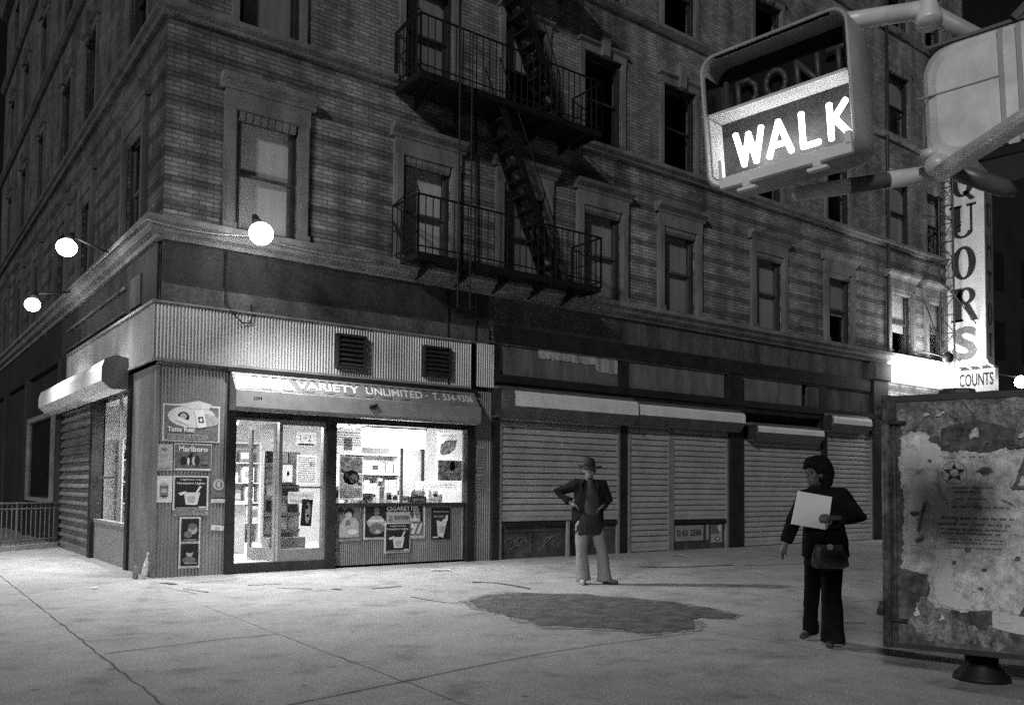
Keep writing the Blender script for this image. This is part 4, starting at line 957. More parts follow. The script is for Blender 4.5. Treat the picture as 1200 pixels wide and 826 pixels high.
# lattice bracket beside the sign
mb = MB()
for y in (-.06, -.5): mb.tube([(23.55, y, 5.0), (23.55, y, 13.4)], .03, 6)
for k in range(14):
    z = 5.2 + k * .58; mb.tube([(23.55, -.06, z), (23.55, -.5, z)], .02, 5); mb.tube([(23.55, -.06 if k % 2 else -.5, z), (23.55, -.5 if k % 2 else -.06, z + .58)], .016, 5)
mb.tube([(22.6, -.05, 8.2), (22.9, -.7, 7.6), (23.9, -1.0, 6.6)], .02, 5); mb.tube([(22.6, -.05, 10.0), (23.9, -.6, 9.9)], .02, 5); mb.tube([(22.6, -.05, 7.3), (22.65, -.6, 5.6), (23.9, -.5, 5.5)], .018, 5)
mb.build('lattice', m_dark, LQ)
t = thing('discount_sign', 'small white discounts sign under the tall liquors sign', 'sign', (24.1, -1, 4.4))
mb = MB(); mb.box(24.0, 24.2, -1.5, -.02, 4.5, 5.2); mb.build('box', m_signf, t)
mb = MB(); mb.box(23.98, 24.22, -1.52, -.02, 5.2, 5.26); mb.build('cap', m_dark, t)
mb = MB(); put_text(mb, 'DISCOUNTS', lambda x, y: (23.99, .9 - x if False else -.06 - x, 4.68 + y), 1.38, .4, .012); mb.build('lettering', m_ink, t)
t = thing('lit_fascia', 'blown out lit fascia box over the liquor store front', 'sign', (22.2, -.5, 4.6))
mb = MB(); mb.box(20.36, 23.3, -.75, -.1, 4.62, 5.16); mb.build('box', e_fascia, t); arealight(t, (22, -.45, 5.19), 2.8, .5, 165, (math.pi, 0, 0))
for k in range(5):  # glowing balls added to spread a flare around the sign base
    mb = MB(); mb.ell((23.66 + .03 * (k % 2), -.12 - .3 * k, 5.36), (.11, .11, .1), 10, 8); mb.tube([(23.66, -.12 - .33 * k, 5.29), (23.99, -.12 - .33 * k, 5.24)], .02, 5); mb.build('bulb', e_fascia, t, smooth=True)
mb = MB(); mb.box(20.36, 23.3, -.1, -.0, 4.7, 5.1); mb.build('mounting', m_dark, t)
mb = MB(); mb.ell((22.4, -.86, 5.42), (.16, .16, .17)); mb.tube([(22.4, -.86, 5.42), (22.0, -.4, 5.6), (21.5, -.05, 5.6)], .025, 6); mb.build('spotlight', m_black, t, smooth=True)
t = thing('wall_lamp', 'starry bare lamp beyond the liquors sign at the edge of the picture', 'lamp', (26.6, -1.2, 4.9))
L0 = Vector((25.45, -1.62, 4.86))
mb = MB(); mb.tube([(25.38, -.1, 5.3), (25.42, -.8, 5.2), L0 + Vector((0, 0, .14))], .02, 6); mb.build('bracket', m_dark, t)
mb = MB(); mb.ell(L0, (.17, .17, .19)); mb.build('bulb', e_star, t, smooth=True)
# dark building far down the street
t = thing('far_building', 'unlit dark building far down the street beyond the liquors sign', 'building', (38, 8, 0))
mb = MB(); mb.box(34, 60, 6, 30, 0, 15); mb.build('wall', m_darkb, t)
for x in range(35, 58, 3):
    for z in (4.5, 8, 11.5):
        mb = MB(); mb.box(x, x + 1.1, 5.96, 5.99, z, z + 1.9); mb.build('window', m_black, t)

# ------------------------------------------------------------------ posted street cabinet, right foreground
u2 = Vector((.329, -.944)); yawc = math.atan2(u2.y, u2.x)
CB = thing('street_cabinet', 'dark metal street cabinet on a post, plastered with torn posters', 'cabinet', (2.70, -10.03, 0), yawc)
# local: x along the face, -y toward the viewer, z up
W2, ZB, ZT = 1.28, .235, 2.12
def CF(u, d, z): return (u, -d, z)
mb = MB(); mb.box(.02, W2, .0, .62, ZB, ZT); mb.build('body', m_cab, CB, local=True, bevel=.018)
mb = MB(); mb.tube([(.03, -.01, ZB + .0), (.03, -.01, ZT + .0)], .034, 12); mb.tube([(.085, -.004, ZB + .02), (.085, -.004, ZT - .01)], .016, 8); mb.build('corner_rod', m_cab, CB, local=True, smooth=True)
for zz in (.47, 1.94):
    mb = MB(); mb.tube([(-.02, -.02, zz), (-.005, -.02, zz + .1)], [.03, .026], 10); mb.tube([(.02, -.03, zz - .03), (.17, -.03, zz - .03)], .014, 6); mb.build('hinge', m_dark, CB, local=True, smooth=True)
mb = MB(); mb.box(.05, W2 - .02, -.014, -.002, ZB + .0, ZB + .035); mb.build('edge_trim', m_dark, CB, local=True)
mb = MB(); mb.box(.1, W2 - .02, -.012, -.002, ZT - .05, ZT - .005); mb.build('edge_trim', m_dark, CB, local=True)
mb = MB(); mb.loft([(.5, .1, ZT - .01, .13, .05), (.5, .1, ZT + .03, .12, .045), (.5, .1, ZT + .04, .08, .03)], 16); mb.build('top_knob', m_dark, CB, local=True)
mb = MB(); mb.loft([(.61, .38, 0, .2, .2), (.61, .38, .03, .19, .19), (.61, .38, .11, .115, .115), (.61, .38, ZB + .01, .112, .112)], 24); mb.build('post', m_black, CB, local=True, smooth=True)
# old glue and soot smears belong to the cabinet
def torn(mb, poly, d, amp=.02, seed=0, step=.012):
    q = []
    n = len(poly)
    for i in range(n):
        a, b = Vector(poly[i]).to_3d(), Vector(poly[(i + 1) % n]).to_3d(); k = max(1, int((b - a).length / step))
        for j in range(k):
            p = a.lerp(b, j / k); s_ = p * 9 + Vector((0, 0, seed)); p += Vector((noise.noise(s_), noise.noise(s_ + Vector((7, 0, 0))), 0)) * amp + Vector((noise.noise(s_ * 4), noise.noise(s_ * 4 + Vector((3, 0, 0))), 0)) * amp * .5 + Vector((noise.noise(s_ * 13), noise.noise(s_ * 13 + Vector((3, 0, 0))), 0)) * amp * .3
            q.append(p)
    mb.add([(p.x, -d, p.y) for p in q], [tuple(range(len(q)))])
def cabsheet(label, poly, d, mat, amp=.02, seed=0, cat='poster', name='torn_poster'):
    mb = MB(); torn(mb, poly, d, amp, seed)
    t = thing(name, label, cat, WM[CB.name] @ Vector((poly[0][0], -d, poly[0][1])), yawc)
    W = WM[CB.name]; mb.v = [W @ q for q in mb.v]
    mb.build('paper', mat, t); return t
for k, poly in enumerate(([(.15, .45), (.3, .62), (.5, .5), (.65, .42), (.6, .3), (.3, .32)], [(.62, .4), (.8, .46), (.8, .3), (.66, .3)], [(.12, 2.0), (.5, 2.06), (1.2, 2.05), (1.22, 1.72), (.8, 1.7), (.4, 1.72), (.14, 1.7)])):
    mb = MB(); torn(mb, poly, .003 + .001 * k, .05, k + 40, .012); mb.build('glue_smear', m_glue, CB, local=True)
p0 = cabsheet('long strip of torn grey poster covering most of the cabinet face', [(.13, .82), (.15, 1.2), (.12, 1.62), (.14, 1.8), (.3, 1.84), (.42, 1.72), (.6, 1.74), (.78, 1.76), (.95, 1.7), (1.2, 1.75), (1.22, 1.1), (.98, .78), (.86, .5), (.76, .52), (.7, .56), (.52, .54), (.36, .56), (.32, .62), (.3, .78)], .006, m_tornp, .03, 1)
p1 = cabsheet('poster remnant with a red star style emblem and lines of small type', [(.36, .95), (.35, 1.2), (.37, 1.66), (.62, 1.68), (.84, 1.66), (.84, 1.3), (.82, .95), (.6, .9)], .010, m_tornp, .025, 2)
p1['label'] = 'poster remnant with a dark star emblem and lines of small type'
W = WM[CB.name]
def CBP(a, b, d=.014): return W @ Vector((a, -d, b))
mb = MB(); cxs, czs = .49, 1.535
ST = [(cxs + (.075 if k % 2 == 0 else .032) * math.sin(k * math.pi / 5), czs + (.075 if k % 2 == 0 else .032) * math.cos(k * math.pi / 5)) for k in range(10)]
IN = [(cxs + .03 * math.sin(k * math.pi / 5 + .3), czs + .03 * math.cos(k * math.pi / 5 + .3)) for k in range(10)]
mb.add([CBP(*q) for q in ST] + [CBP(*q) for q in IN], [(k, (k + 1) % 10, 10 + (k + 1) % 10, 10 + k) for k in range(10)]); mb.build('star', m_ink, p1)
mb = MB(); ring(mb, cxs, czs, .083, .083, .079, .079, CBP); mb.build('ring_print', m_inkg, p1)
random.seed(11)
mb = MB()
def typeline(a0, a1, z, h):
    a = a0
    while a < a1:
        w = random.uniform(.008, .02); mb.quad(CBP(a, z), CBP(min(a1, a + w), z), CBP(min(a1, a + w), z + h), CBP(a, z + h)); a += w + (.005 if random.random() < .8 else .022)
for a0, a1, z, h in ((.42, .5, 1.64, .01), (.54, .68, 1.645, .01), (.38, .42, 1.53, .012), (.63, .76, 1.535, .013), (.47, .58, 1.42, .013), (.61, .73, 1.42, .013), (.47, .66, 1.39, .01), (.5, .7, 1.34, .009), (.47, .83, 1.28, .013), (.4, .86, 1.2, .013), (.38, .84, 1.155, .014), (.4, .82, 1.12, .011), (.4, .78, 1.09, .011), (.44, .8, 1.05, .009), (.44, .76, 1.025, .009), (.48, .78, .99, .009)): typeline(a0, a1, z, h)
mb.build('small_print', m_inkg, p1)
cabsheet('bare pale paper patch at the left of the star poster', [(.16, 1.0), (.18, 1.3), (.2, 1.5), (.3, 1.52), (.38, 1.4), (.44, 1.3), (.4, 1.22), (.33, 1.2), (.3, 1.34), (.25, 1.2), (.24, 1.0)], .015, m_tornl, .025, 5)
cabsheet('pale torn scrap near the upper left of the cabinet', [(.14, 1.58), (.15, 1.72), (.27, 1.7), (.3, 1.78), (.36, 1.8), (.4, 1.7), (.36, 1.6), (.26, 1.56)], .014, m_tornl, .04, 6)
cabsheet('dark torn sheet across the top of the star poster', [(.4, 1.7), (.42, 1.86), (.6, 1.9), (.86, 1.86), (.88, 1.72), (.7, 1.68), (.55, 1.7)], .016, M('dark_torn_sheet', .09, .85, var=.9, scale=11, fine=.3), .025, 7)
cabsheet('small pale notice stuck askew low on the cabinet', [(.72, .44), (.72, .56), (.98, .52), (.96, .4)], .013, m_tornl, .006, 8)
cabsheet('pale torn strip at the lower middle of the cabinet', [(.36, .62), (.36, .95), (.44, .98), (.48, .7), (.6, .56), (.5, .55)], .018, m_tornl, .03, 9)
cabsheet('dark rectangle of old paper at the lower left of the cabinet', [(.13, .66), (.14, .8), (.31, .79), (.3, .63)], .014, m_cab, .008, 10)
def scraps(mb, seed):
    random.seed(seed)
    for k in range(16):
        a, z = random.uniform(.2, .98), random.uniform(.7, 1.85); r_ = random.uniform(.008, .03)
        torn(mb, [(a + r_ * 1.6 * math.cos(t_ * 1.05), z + r_ * math.sin(t_ * 1.05)) for t_ in range(6)], .02 + k * .0004, .02, k + seed)
    for a, z, b, c in ((.86, 1.45, .99, 1.8), (.84, 1.44, 1.1, 1.46), (.82, 1.73, 1.1, 1.75), (.78, 1.36, .88, 1.3), (.24, 1.12, .29, 1.32)):
        torn(mb, [(a, z), (b, c), (b + .015, c - .015), (a + .02, z - .02)], .027, .012, int(a * 90))
random.seed(17)
for k in range(9):
    a, z = random.uniform(.16, 1.0), random.choice((random.uniform(1.7, 2.0), random.uniform(.35, .7))); w_, h_ = random.uniform(.03, .09), random.uniform(.03, .1)
    mb = MB(); torn(mb, [(a, z), (a + w_, z + .02), (a + w_ * .8, z + h_), (a + .01, z + h_ * .8)], .021 + k * .0005, .03, k + 60)
    o = mb.build('paper_shred', m_tornp if k % 2 else m_tornl, CB, local=True)
mb = MB(); scraps(mb, 5); mb.build('paint_chip', m_cab, CB, local=True)

# ------------------------------------------------------------------ pedestrian signals
def frame3(o, u, n, k):
    m = Matrix.Identity(4); m.col[0][:3] = u; m.col[1][:3] = -n; m.col[2][:3] = k; m.col[3][:3] = o; return m
def signal_thing(name, label, o, yaw, roll, pit):
    t = bpy.data.objects.new(name, None); COL.objects.link(t); tag(t, label, 'signal')
    c, s_ = math.cos(yaw), math.sin(yaw); u = Vector((c, s_, 0)); n = Vector((s_, -c, 0)); k = Vector((0, 0, 1))
    n2 = n * math.cos(pit) - k * math.sin(pit); k2 = k * math.cos(pit) + n * math.sin(pit)
    u3 = u * math.cos(roll) + k2 * math.sin(roll); k3 = -u * math.sin(roll) + k2 * math.cos(roll)
    m = frame3(Vector(o), u3, n2, k3); t.matrix_world = m; t.location, r_, _ = m.decompose(); t.rotation_mode = 'QUATERNION'; t.rotation_quaternion = r_
    WM[t.name] = m; return t
def rrect(w, h, r, n=6):
    pts = []
    for cx, cz, a in ((w / 2 - r, h / 2 - r, 0), (-w / 2 + r, h / 2 - r, 90), (-w / 2 + r, -h / 2 + r, 180), (w / 2 - r, -h / 2 + r, 270)):
        for k in range(n + 1): pts.append((cx + r * math.cos(R(a + 90 * k / n)), cz + r * math.sin(R(a + 90 * k / n))))
    return pts
SGN = signal_thing('pedestrian_signal', 'tilted pedestrian signal box with lit WALK letters', (-.8962, -11.6881, 2.7942), -1.3464, .0429, .0656)
W3, H3 = .5516, .5
def loop3(y, w, h, r): return [(x, y, z) for x, z in rrect(w, h, r)]
mb = MB(); mb.rings([loop3(.0, W3, H3, .06), loop3(.004, W3 + .008, H3 + .008, .06), loop3(.2, W3 + .004, H3 + .004, .06), loop3(.26, W3 - .03, H3 - .03, .06), loop3(.3, W3 - .16, H3 - .16, .04)], False)
n_ = len(rrect(1, 1, .1)); 
mb.add(loop3(.3, W3 - .16, H3 - .16, .04), [tuple(range(n_))])
mb.rings([loop3(.0, W3, H3, .06), loop3(-.002, W3 - .008, H3 - .008, .057), loop3(.002, W3 - .018, H3 - .018, .053), loop3(.125, W3 - .03, H3 - .03, .05)], False)
hs = mb.build('housing', m_sig, SGN, local=True, smooth=True)
mb = MB(); mb.add(loop3(.126, W3 - .028, H3 - .028, .05), [tuple(range(n_))]); mb.build('back_panel', m_sigd, SGN, local=True)
mb = MB(); mb.box(-.257, .257, .1185, .123, -.215, .024); mb.build('glow_panel', m_housg, SGN, local=True)  # lighter panel added for the letters' glow on the back
mb = MB(); mb.box(-.255, .255, .004, .124, .252 - .012, .2445 - .002); mb.box(-.262, -.2565, .01, .124, .045, .18); mb.box(.2565, .262, .01, .124, .045, .18); mb.build('hood_lining', m_sigd, SGN, local=True)
mb = MB(); mb.box(-.258, .258, .012, .124, .026, .036); mb.build('divider', m_sigw, SGN, local=True)
mb = MB(); mb.box(-.2615, -.2575, .02, .124, -.2, .02); mb.build('reflector', m_sigw, SGN, local=True)
mb = MB(); mb.box(-.215, .27, -.03, -.004, -.268, -.228); mb.box(-.215, -.2, -.03, -.004, -.24, -.16); mb.box(.25, .27, -.03, -.004, -.24, -.19)
for x in (-.11, .15): mb.box(x - .013, x + .013, -.036, -.006, -.285, -.245); mb.box(x - .035, x + .035, -.036, -.006, -.297, -.285)
mb.build('lower_frame', m_housw, SGN, local=True, bevel=.003)
def strokes(ls, x, z, w, h, y, r, mb):
    for l in ls:
        q = [(x + a * w, y, z + b * h) for a, b in l]
        for i in range(len(q) - 1):
            d = (Vector(q[i + 1]) - Vector(q[i])).normalized() * r
            mb.tube([Vector(q[i]) - d * .8, Vector(q[i]) - d * .4, Vector(q[i + 1]) + d * .4, Vector(q[i + 1]) + d * .8], [r * .6, r, r, r * .6], 8)
LET = {'W': [[(0, 1), (.26, 0), (.5, .92), (.74, 0), (1, 1)]], 'A': [[(0, 0), (.5, 1), (1, 0)], [(.2, .3), (.8, .3)]], 'L': [[(.0, 1), (.0, 0), (.9, 0)]], 'K': [[(.05, 0), (.05, 1)], [(.92, 1), (.05, .42)], [(.3, .55), (1, 0)]],
       'D': [[(0, 0), (0, 1), (.6, 1), (1, .7), (1, .3), (.6, 0), (0, 0)]], 'O': [[(.5 + .5 * math.cos(k * math.pi / 6), .5 + .5 * math.sin(k * math.pi / 6)) for k in range(13)]], 'N': [[(0, 0), (0, 1), (1, 0), (1, 1)]], 'T': [[(0, 1), (1, 1)], [(.5, 1), (.5, 0)]]}
for ch, x, w in (('W', -.168, .1), ('A', -.043, .082), ('L', .083, .06), ('K', .18, .064)):
    mb = MB(); strokes(LET[ch], x, -.178, w, .115, .04, .0108, mb); mb.build('lit_letter', e_walk, SGN, local=True, smooth=True)
for ch, x, w in (('D', -.17, .07), ('O', -.06, .075), ('N', .06, .075), ('T', .175, .07)):
    mb = MB(); strokes(LET[ch], x, .055, w, .095, .095, .011, mb); mb.build('unlit_letter', m_dont, SGN, local=True, smooth=True)
mb = MB(); mb.tube([(-.215, .09, .04), (-.215, .09, .17)], .01, 6); mb.build('lens_edge', m_dont, SGN, local=True)

S2 = signal_thing('pedestrian_signal', 'grey back of the second pedestrian signal beside the lit WALK box', (-.375, -12.29, 2.79), -1.3464, .03, .03)
def loopb(y, w, h, r): return [(x, y, z) for x, z in rrect(w, h, r, 8)]
mb = MB(); mb.rings([loopb(.0, .5, .34, .08), loopb(.012, .56, .41, .1), loopb(.04, .6, .45, .1), loopb(.3, .6, .45, .1)], True); mb.build('housing', m_pipe, S2, local=True, smooth=False)
mb = MB(); mb.rings([loopb(.034, .606, .456, .1), loopb(.05, .612, .462, .1), loopb(.3, .612, .462, .1)], False)
mb = MB(); mb.box(-.05, -.035, -.008, .02, -.2, .2); mb.box(.005, .02, -.008, .02, -.2, .2); mb.box(-.31, -.05, -.004, .012, .038, .042); mb.build('strap', m_sig, S2, local=True)
mb = MB(); mb.box(-.28, .3, .02, .28, .222, .232); mb.tube([(.0, .02, .23), (.05, .02, .27), (.12, .02, .26)], .018, 8); mb.build('top_clamp', m_hous, S2, local=True)
mb = MB(); mb.box(-.12, .31, -.06, .25, -.26, -.222); mb.build('visor', m_sigd, S2, local=True, bevel=.006)

BR = thing('signal_bracket', 'galvanised pipe arms that carry the two pedestrian signals', 'bracket', (-.3, -12.0, 2.55))
P_ = lambda *q: Vector(q)
A0, A1 = P_(-.729, -11.655, 2.501), P_(-.303, -11.978, 2.585)
mid = A0.lerp(A1, .38)
mb = MB(); mb.tube([A0, A0.lerp(A1, .02), A0.lerp(A1, .2), mid], [.018, .026, .029, .030], 14); mb.build('pipe_end', m_pipe, BR, smooth=True)
mb = MB(); mb.tube([mid, A0.lerp(A1, .7)], [.0292, .0292], 14); mb.build('pipe', m_pole, BR, smooth=True)
mb = MB(); mb.tube([A0.lerp(A1, .66), A1, P_(-.41, -12.04, 2.565)], .033, 14); mb.build('elbow', m_pipe, BR, smooth=True)
B0, B1 = P_(-.43, -12.08, 2.545), P_(-.262, -12.265, 2.701)
mb = MB(); mb.tube([P_(-0.506, -12.098, 2.504), P_(-0.595, -12.193, 2.493), P_(-0.794, -12.481, 2.484), P_(-0.956, -12.671, 2.467)], .031, 14); mb.build('pipe', m_pipe, BR, smooth=True)
mb = MB(); mb.ell(P_(-.42, -12.04, 2.57), (.045, .045, .04)); mb.box(-.45, -.39, -12.04, -11.99, 2.6, 2.63); mb.build('clamp', m_pipe, BR, smooth=True)
mb = MB(); mb.tube([P_(-.53, -12.14, 2.5), P_(-.45, -12.21, 2.455), P_(-.40, -12.255, 2.43), P_(-.37, -12.28, 2.415)], [.03, .03, .03, .012], 14); mb.build('stub_pipe', m_pole, BR, smooth=True)
T0, T1, T2 = P_(-.624, -11.89, 3.103), P_(-.46, -12.015, 3.136), P_(-.301, -12.128, 3.036)
mb = MB(); mb.tube([T0 + (T0 - T1) * .5, T0, T1, T1 + P_(.02, -.02, 0)], .032, 14); mb.build('pipe', m_pipe, BR, smooth=True)
mb = MB(); mb.tube([T1, T2, T2 + (T2 - T1) * .2], .032, 14); mb.build('pipe', m_sig, BR, smooth=True)
mb = MB(); mb.tube([T1 + P_(0, 0, .12), T1 + P_(-.01, -.02, .02), T1 + P_(-.02, -.03, -.06), T1 + P_(-.022, -.033, -.075)], [.025, .03, .046, .044], 14); mb.build('socket', m_pipe, BR, smooth=True)

# ------------------------------------------------------------------ people
def hand(mb, wrist, fwd, nrm, s=1., curl=.6, side=1):
    w = Vector(wrist); f = Vector(fwd).normalized(); n = Vector(nrm); n = (n - f * n.dot(f)).normalized(); b = f.cross(n) * side
    mb.tube([w - f * .02, w + f * .03 * s, w + f * .085 * s], [(.026 * s, .03 * s), (.022 * s, .04 * s), (.018 * s, .042 * s)], 10)
    for i, (o, ln) in enumerate(((-.03, .07), (-.01, .08), (.011, .075), (.031, .058))):
        p = w + f * .08 * s + b * o * s; q = [p - f * .02]; d = f.copy()
        for k in range(3):
            d = (d + n * curl * .55).normalized(); q.append(q[-1] + d * ln * s * .42)
        mb.tube(q, [.0105 * s, .0105 * s, .0095 * s, .008 * s], 8)
    t0 = w + f * .025 * s - b * .035 * s
    mb.tube([t0, t0 + (f * .6 - b * .7 + n * .2).normalized() * .04 * s, t0 + (f * .9 - b * .45 + n * .5).normalized() * .075 * s], [.014 * s, .012 * s, .009 * s], 8)
def limb(mb, pts, rad, n=14): mb.tube(pts, rad, n)
def head(mb, c, yaw=0., s=1.):
    c = Vector(c); ca, sa = math.cos(yaw), math.sin(yaw)
    def q(x, y, z): return c + Vector((x * ca - y * sa, x * sa + y * ca, z)) * s
    t = MB(); t.ell((0, .012, .03), (.076, .094, .088)); t.ell((0, -.02, -.045), (.056, .066, .075)); t.ell((0, -.05, -.085), (.03, .03, .028))
    t.tube([(0, -.078, .02), (0, -.1, -.012), (0, -.106, -.028)], [.01, .015, .017], 8); t.ell((0, -.078, .035), (.05, .02, .014)); t.ell((0, -.077, -.062), (.026, .014, .012))
    for sx in (-1, 1): t.ell((sx * .078, .01, -.005), (.014, .026, .036)); t.ell((sx * .04, -.055, -.025), (.024, .022, .02))
    mb.add([q(*v) for v in t.v], t.f); return q

def man():
    rz = R(-36.8)
    t = thing('person', 'person in a brimmed hat and dark jacket, hands on hips before the closed shutters', 'person', (5.103, -4.174, 0), rz)
    SL, SR = (-.275, .0, 1.45), (.095, .0, 1.455); EL, ER = (-.55, .1, 1.335), (.2, .12, 1.22); WL, WR = (-.335, -.07, 1.165), (.09, -.06, 1.13)
    HL, HR = (-.18, .0, .95), (.0, .0, .95); KL, KR = (-.2, -.03, .5), (.1, -.05, .49); AL, AR = (-.17, .02, .09), (.14, .0, .09)
    mb = MB(); q = head(mb, (-.09, -.02, 1.66), R(-6), 1.1)
    mb.tube([(-.09, .015, 1.42), (-.09, .01, 1.6)], [.065, .055], 12)
    mb.loft([(-.09, 0, .9, .15, .1), (-.09, 0, 1.05, .14, .1), (-.09, 0, 1.25, .16, .1), (-.09, 0, 1.42, .17, .09), (-.09, 0, 1.5, .08, .06)])
    for a, b, c in ((SL, EL, WL), (SR, ER, WR)): limb(mb, [a, b, c], [.05, .04, .028])
    hand(mb, WL, Vector((.1, -.06, -.05)), (.1, -.3, -.6), 1., .5, 1); hand(mb, WR, Vector((-.1, -.05, -.06)), (-.1, -.3, -.6), 1., .5, -1)
    for a, b, c in ((HL, KL, AL), (HR, KR, AR)): limb(mb, [a, b, c], [.085, .055, .04])
    limb(mb, [AL, (-.18, -.08, .05)], [.04, .035]); limb(mb, [AR, (.22, -.05, .05)], [.04, .035])
    blob(mb, 'body', m_skin, t, .009, 3)
    mb = MB()
    for sx in (-1, 1): mb.ell(q(sx * .034, -.076, .012), (.009, .006, .004), 8, 6)
    mb.build('eyes', m_eye, t, local=True)
    mb = MB(); mb.loft([(-.1, .03, .9, .235, .14), (-.1, .02, 1.0, .225, .14), (-.095, .01, 1.15, .205, .13), (-.09, .01, 1.3, .22, .135), (-.09, .01, 1.42, .23, .12), (-.09, .01, 1.49, .15, .09), (-.09, .01, 1.52, .085, .075)])
    limb(mb, [(-.2, 0, 1.44), SL, EL, Vector(EL).lerp(Vector(WL), .8)], [.095, .092, .08, .065]); limb(mb, [(.02, 0, 1.44), SR, ER, Vector(ER).lerp(Vector(WR), .8)], [.095, .092, .08, .065])
    mb.loft([(-.27, .03, .88, .08, .05), (-.25, .02, 1.12, .09, .06)]); mb.loft([(.07, .03, .92, .06, .05), (.05, .02, 1.12, .08, .06)])
    j = blob(mb, 'jacket', m_coat, t, .012, 4, .006)
    mb = MB(); mb.loft([(-.06, -.05, 1.0, .13, .1), (-.06, -.055, 1.1, .13, .1), (-.065, -.055, 1.3, .11, .1), (-.085, -.04, 1.45, .075, .08), (-.09, -.02, 1.53, .05, .05)])
    blob(mb, 'shirt', m_shirt, t, .012, 3, .005)
    mb = MB()
    for sx, x1 in ((-1, -.17), (1, -.01)): mb.tube([(-.09 + sx * .06, -.06, 1.535), (-.09 + sx * .125, -.11, 1.45), (-.09 + sx * .12, -.13, 1.3)], [.014, .03, .012], 8)
    blob(mb, 'collar', m_coat, t, .008, 2)
    mb = MB(); mb.loft([(-.075, -.01, .73, .215, .14), (-.085, -.01, .85, .205, .145), (-.08, -.015, 1.0, .17, .135), (-.08, -.01, 1.1, .15, .12)])
    o = blob(mb, 'shirt_tail', m_shirtd, t, .012, 3, .009)
    for v in o.data.vertices:
        if v.co.z < .86: v.co.z += (.86 - v.co.z) * .35 * noise.noise(Vector((v.co.x * 9, v.co.y * 6, 1)))
    mb = MB(); mb.loft([(-.1, 0, .8, .175, .115), (-.1, 0, .95, .18, .12), (-.1, 0, 1.02, .165, .115)])
    limb(mb, [(-.19, 0, .92), KL, (-.18, .01, .2), (-.165, .0, .045)], [.105, .082, .1, .115]); limb(mb, [(.0, 0, .92), KR, (.13, .0, .2), (.145, -.0, .045)], [.105, .08, .098, .112])
    blob(mb, 'trousers', m_pants, t, .012, 4, .007)
    for pts, mt, sd in (([(-.16, .04, .05), (-.18, -.08, .045), (-.2, -.2, .03)], m_shoew, 1), ([(.12, .03, .05), (.22, -.03, .045), (.33, -.07, .03)], m_shoe, -1)):  # light from the left painted into one shoe, the other kept dark
        mb = MB(); limb(mb, pts, [(.045, .042), (.042, .045), (.024, .034)], 12); o = blob(mb, 'shoe', mt, t, .009, 3)
        for v in o.data.vertices: v.co.z = max(v.co.z, .002)
    mb = MB(); hc = q(0, .01, .05); ca = R(-6)
    rings = []
    def oval(z, rx, ry, dz=0., ox=0.): return [(hc.x + rx * math.cos(a), hc.y + ry * math.sin(a) , hc.z + z + dz * math.cos(a) ** 2 - .012 * math.cos(a)) for a in [2 * math.pi * k / 28 for k in range(28)]]
    mb.rings([oval(.008, .08, .096), oval(.0, .1, .115), oval(.002, .19, .205, .03), oval(-.02, .19, .205, .03), oval(-.008, .1, .11), oval(-.01, .075, .09)], True)
    mb.rings([oval(.0, .095, .112), oval(.045, .092, .107), oval(.105, .08, .092), oval(.14, .055, .07), oval(.128, .03, .05)], True)
    mb.build('hat', m_hat, t, local=True, smooth=True)
man()

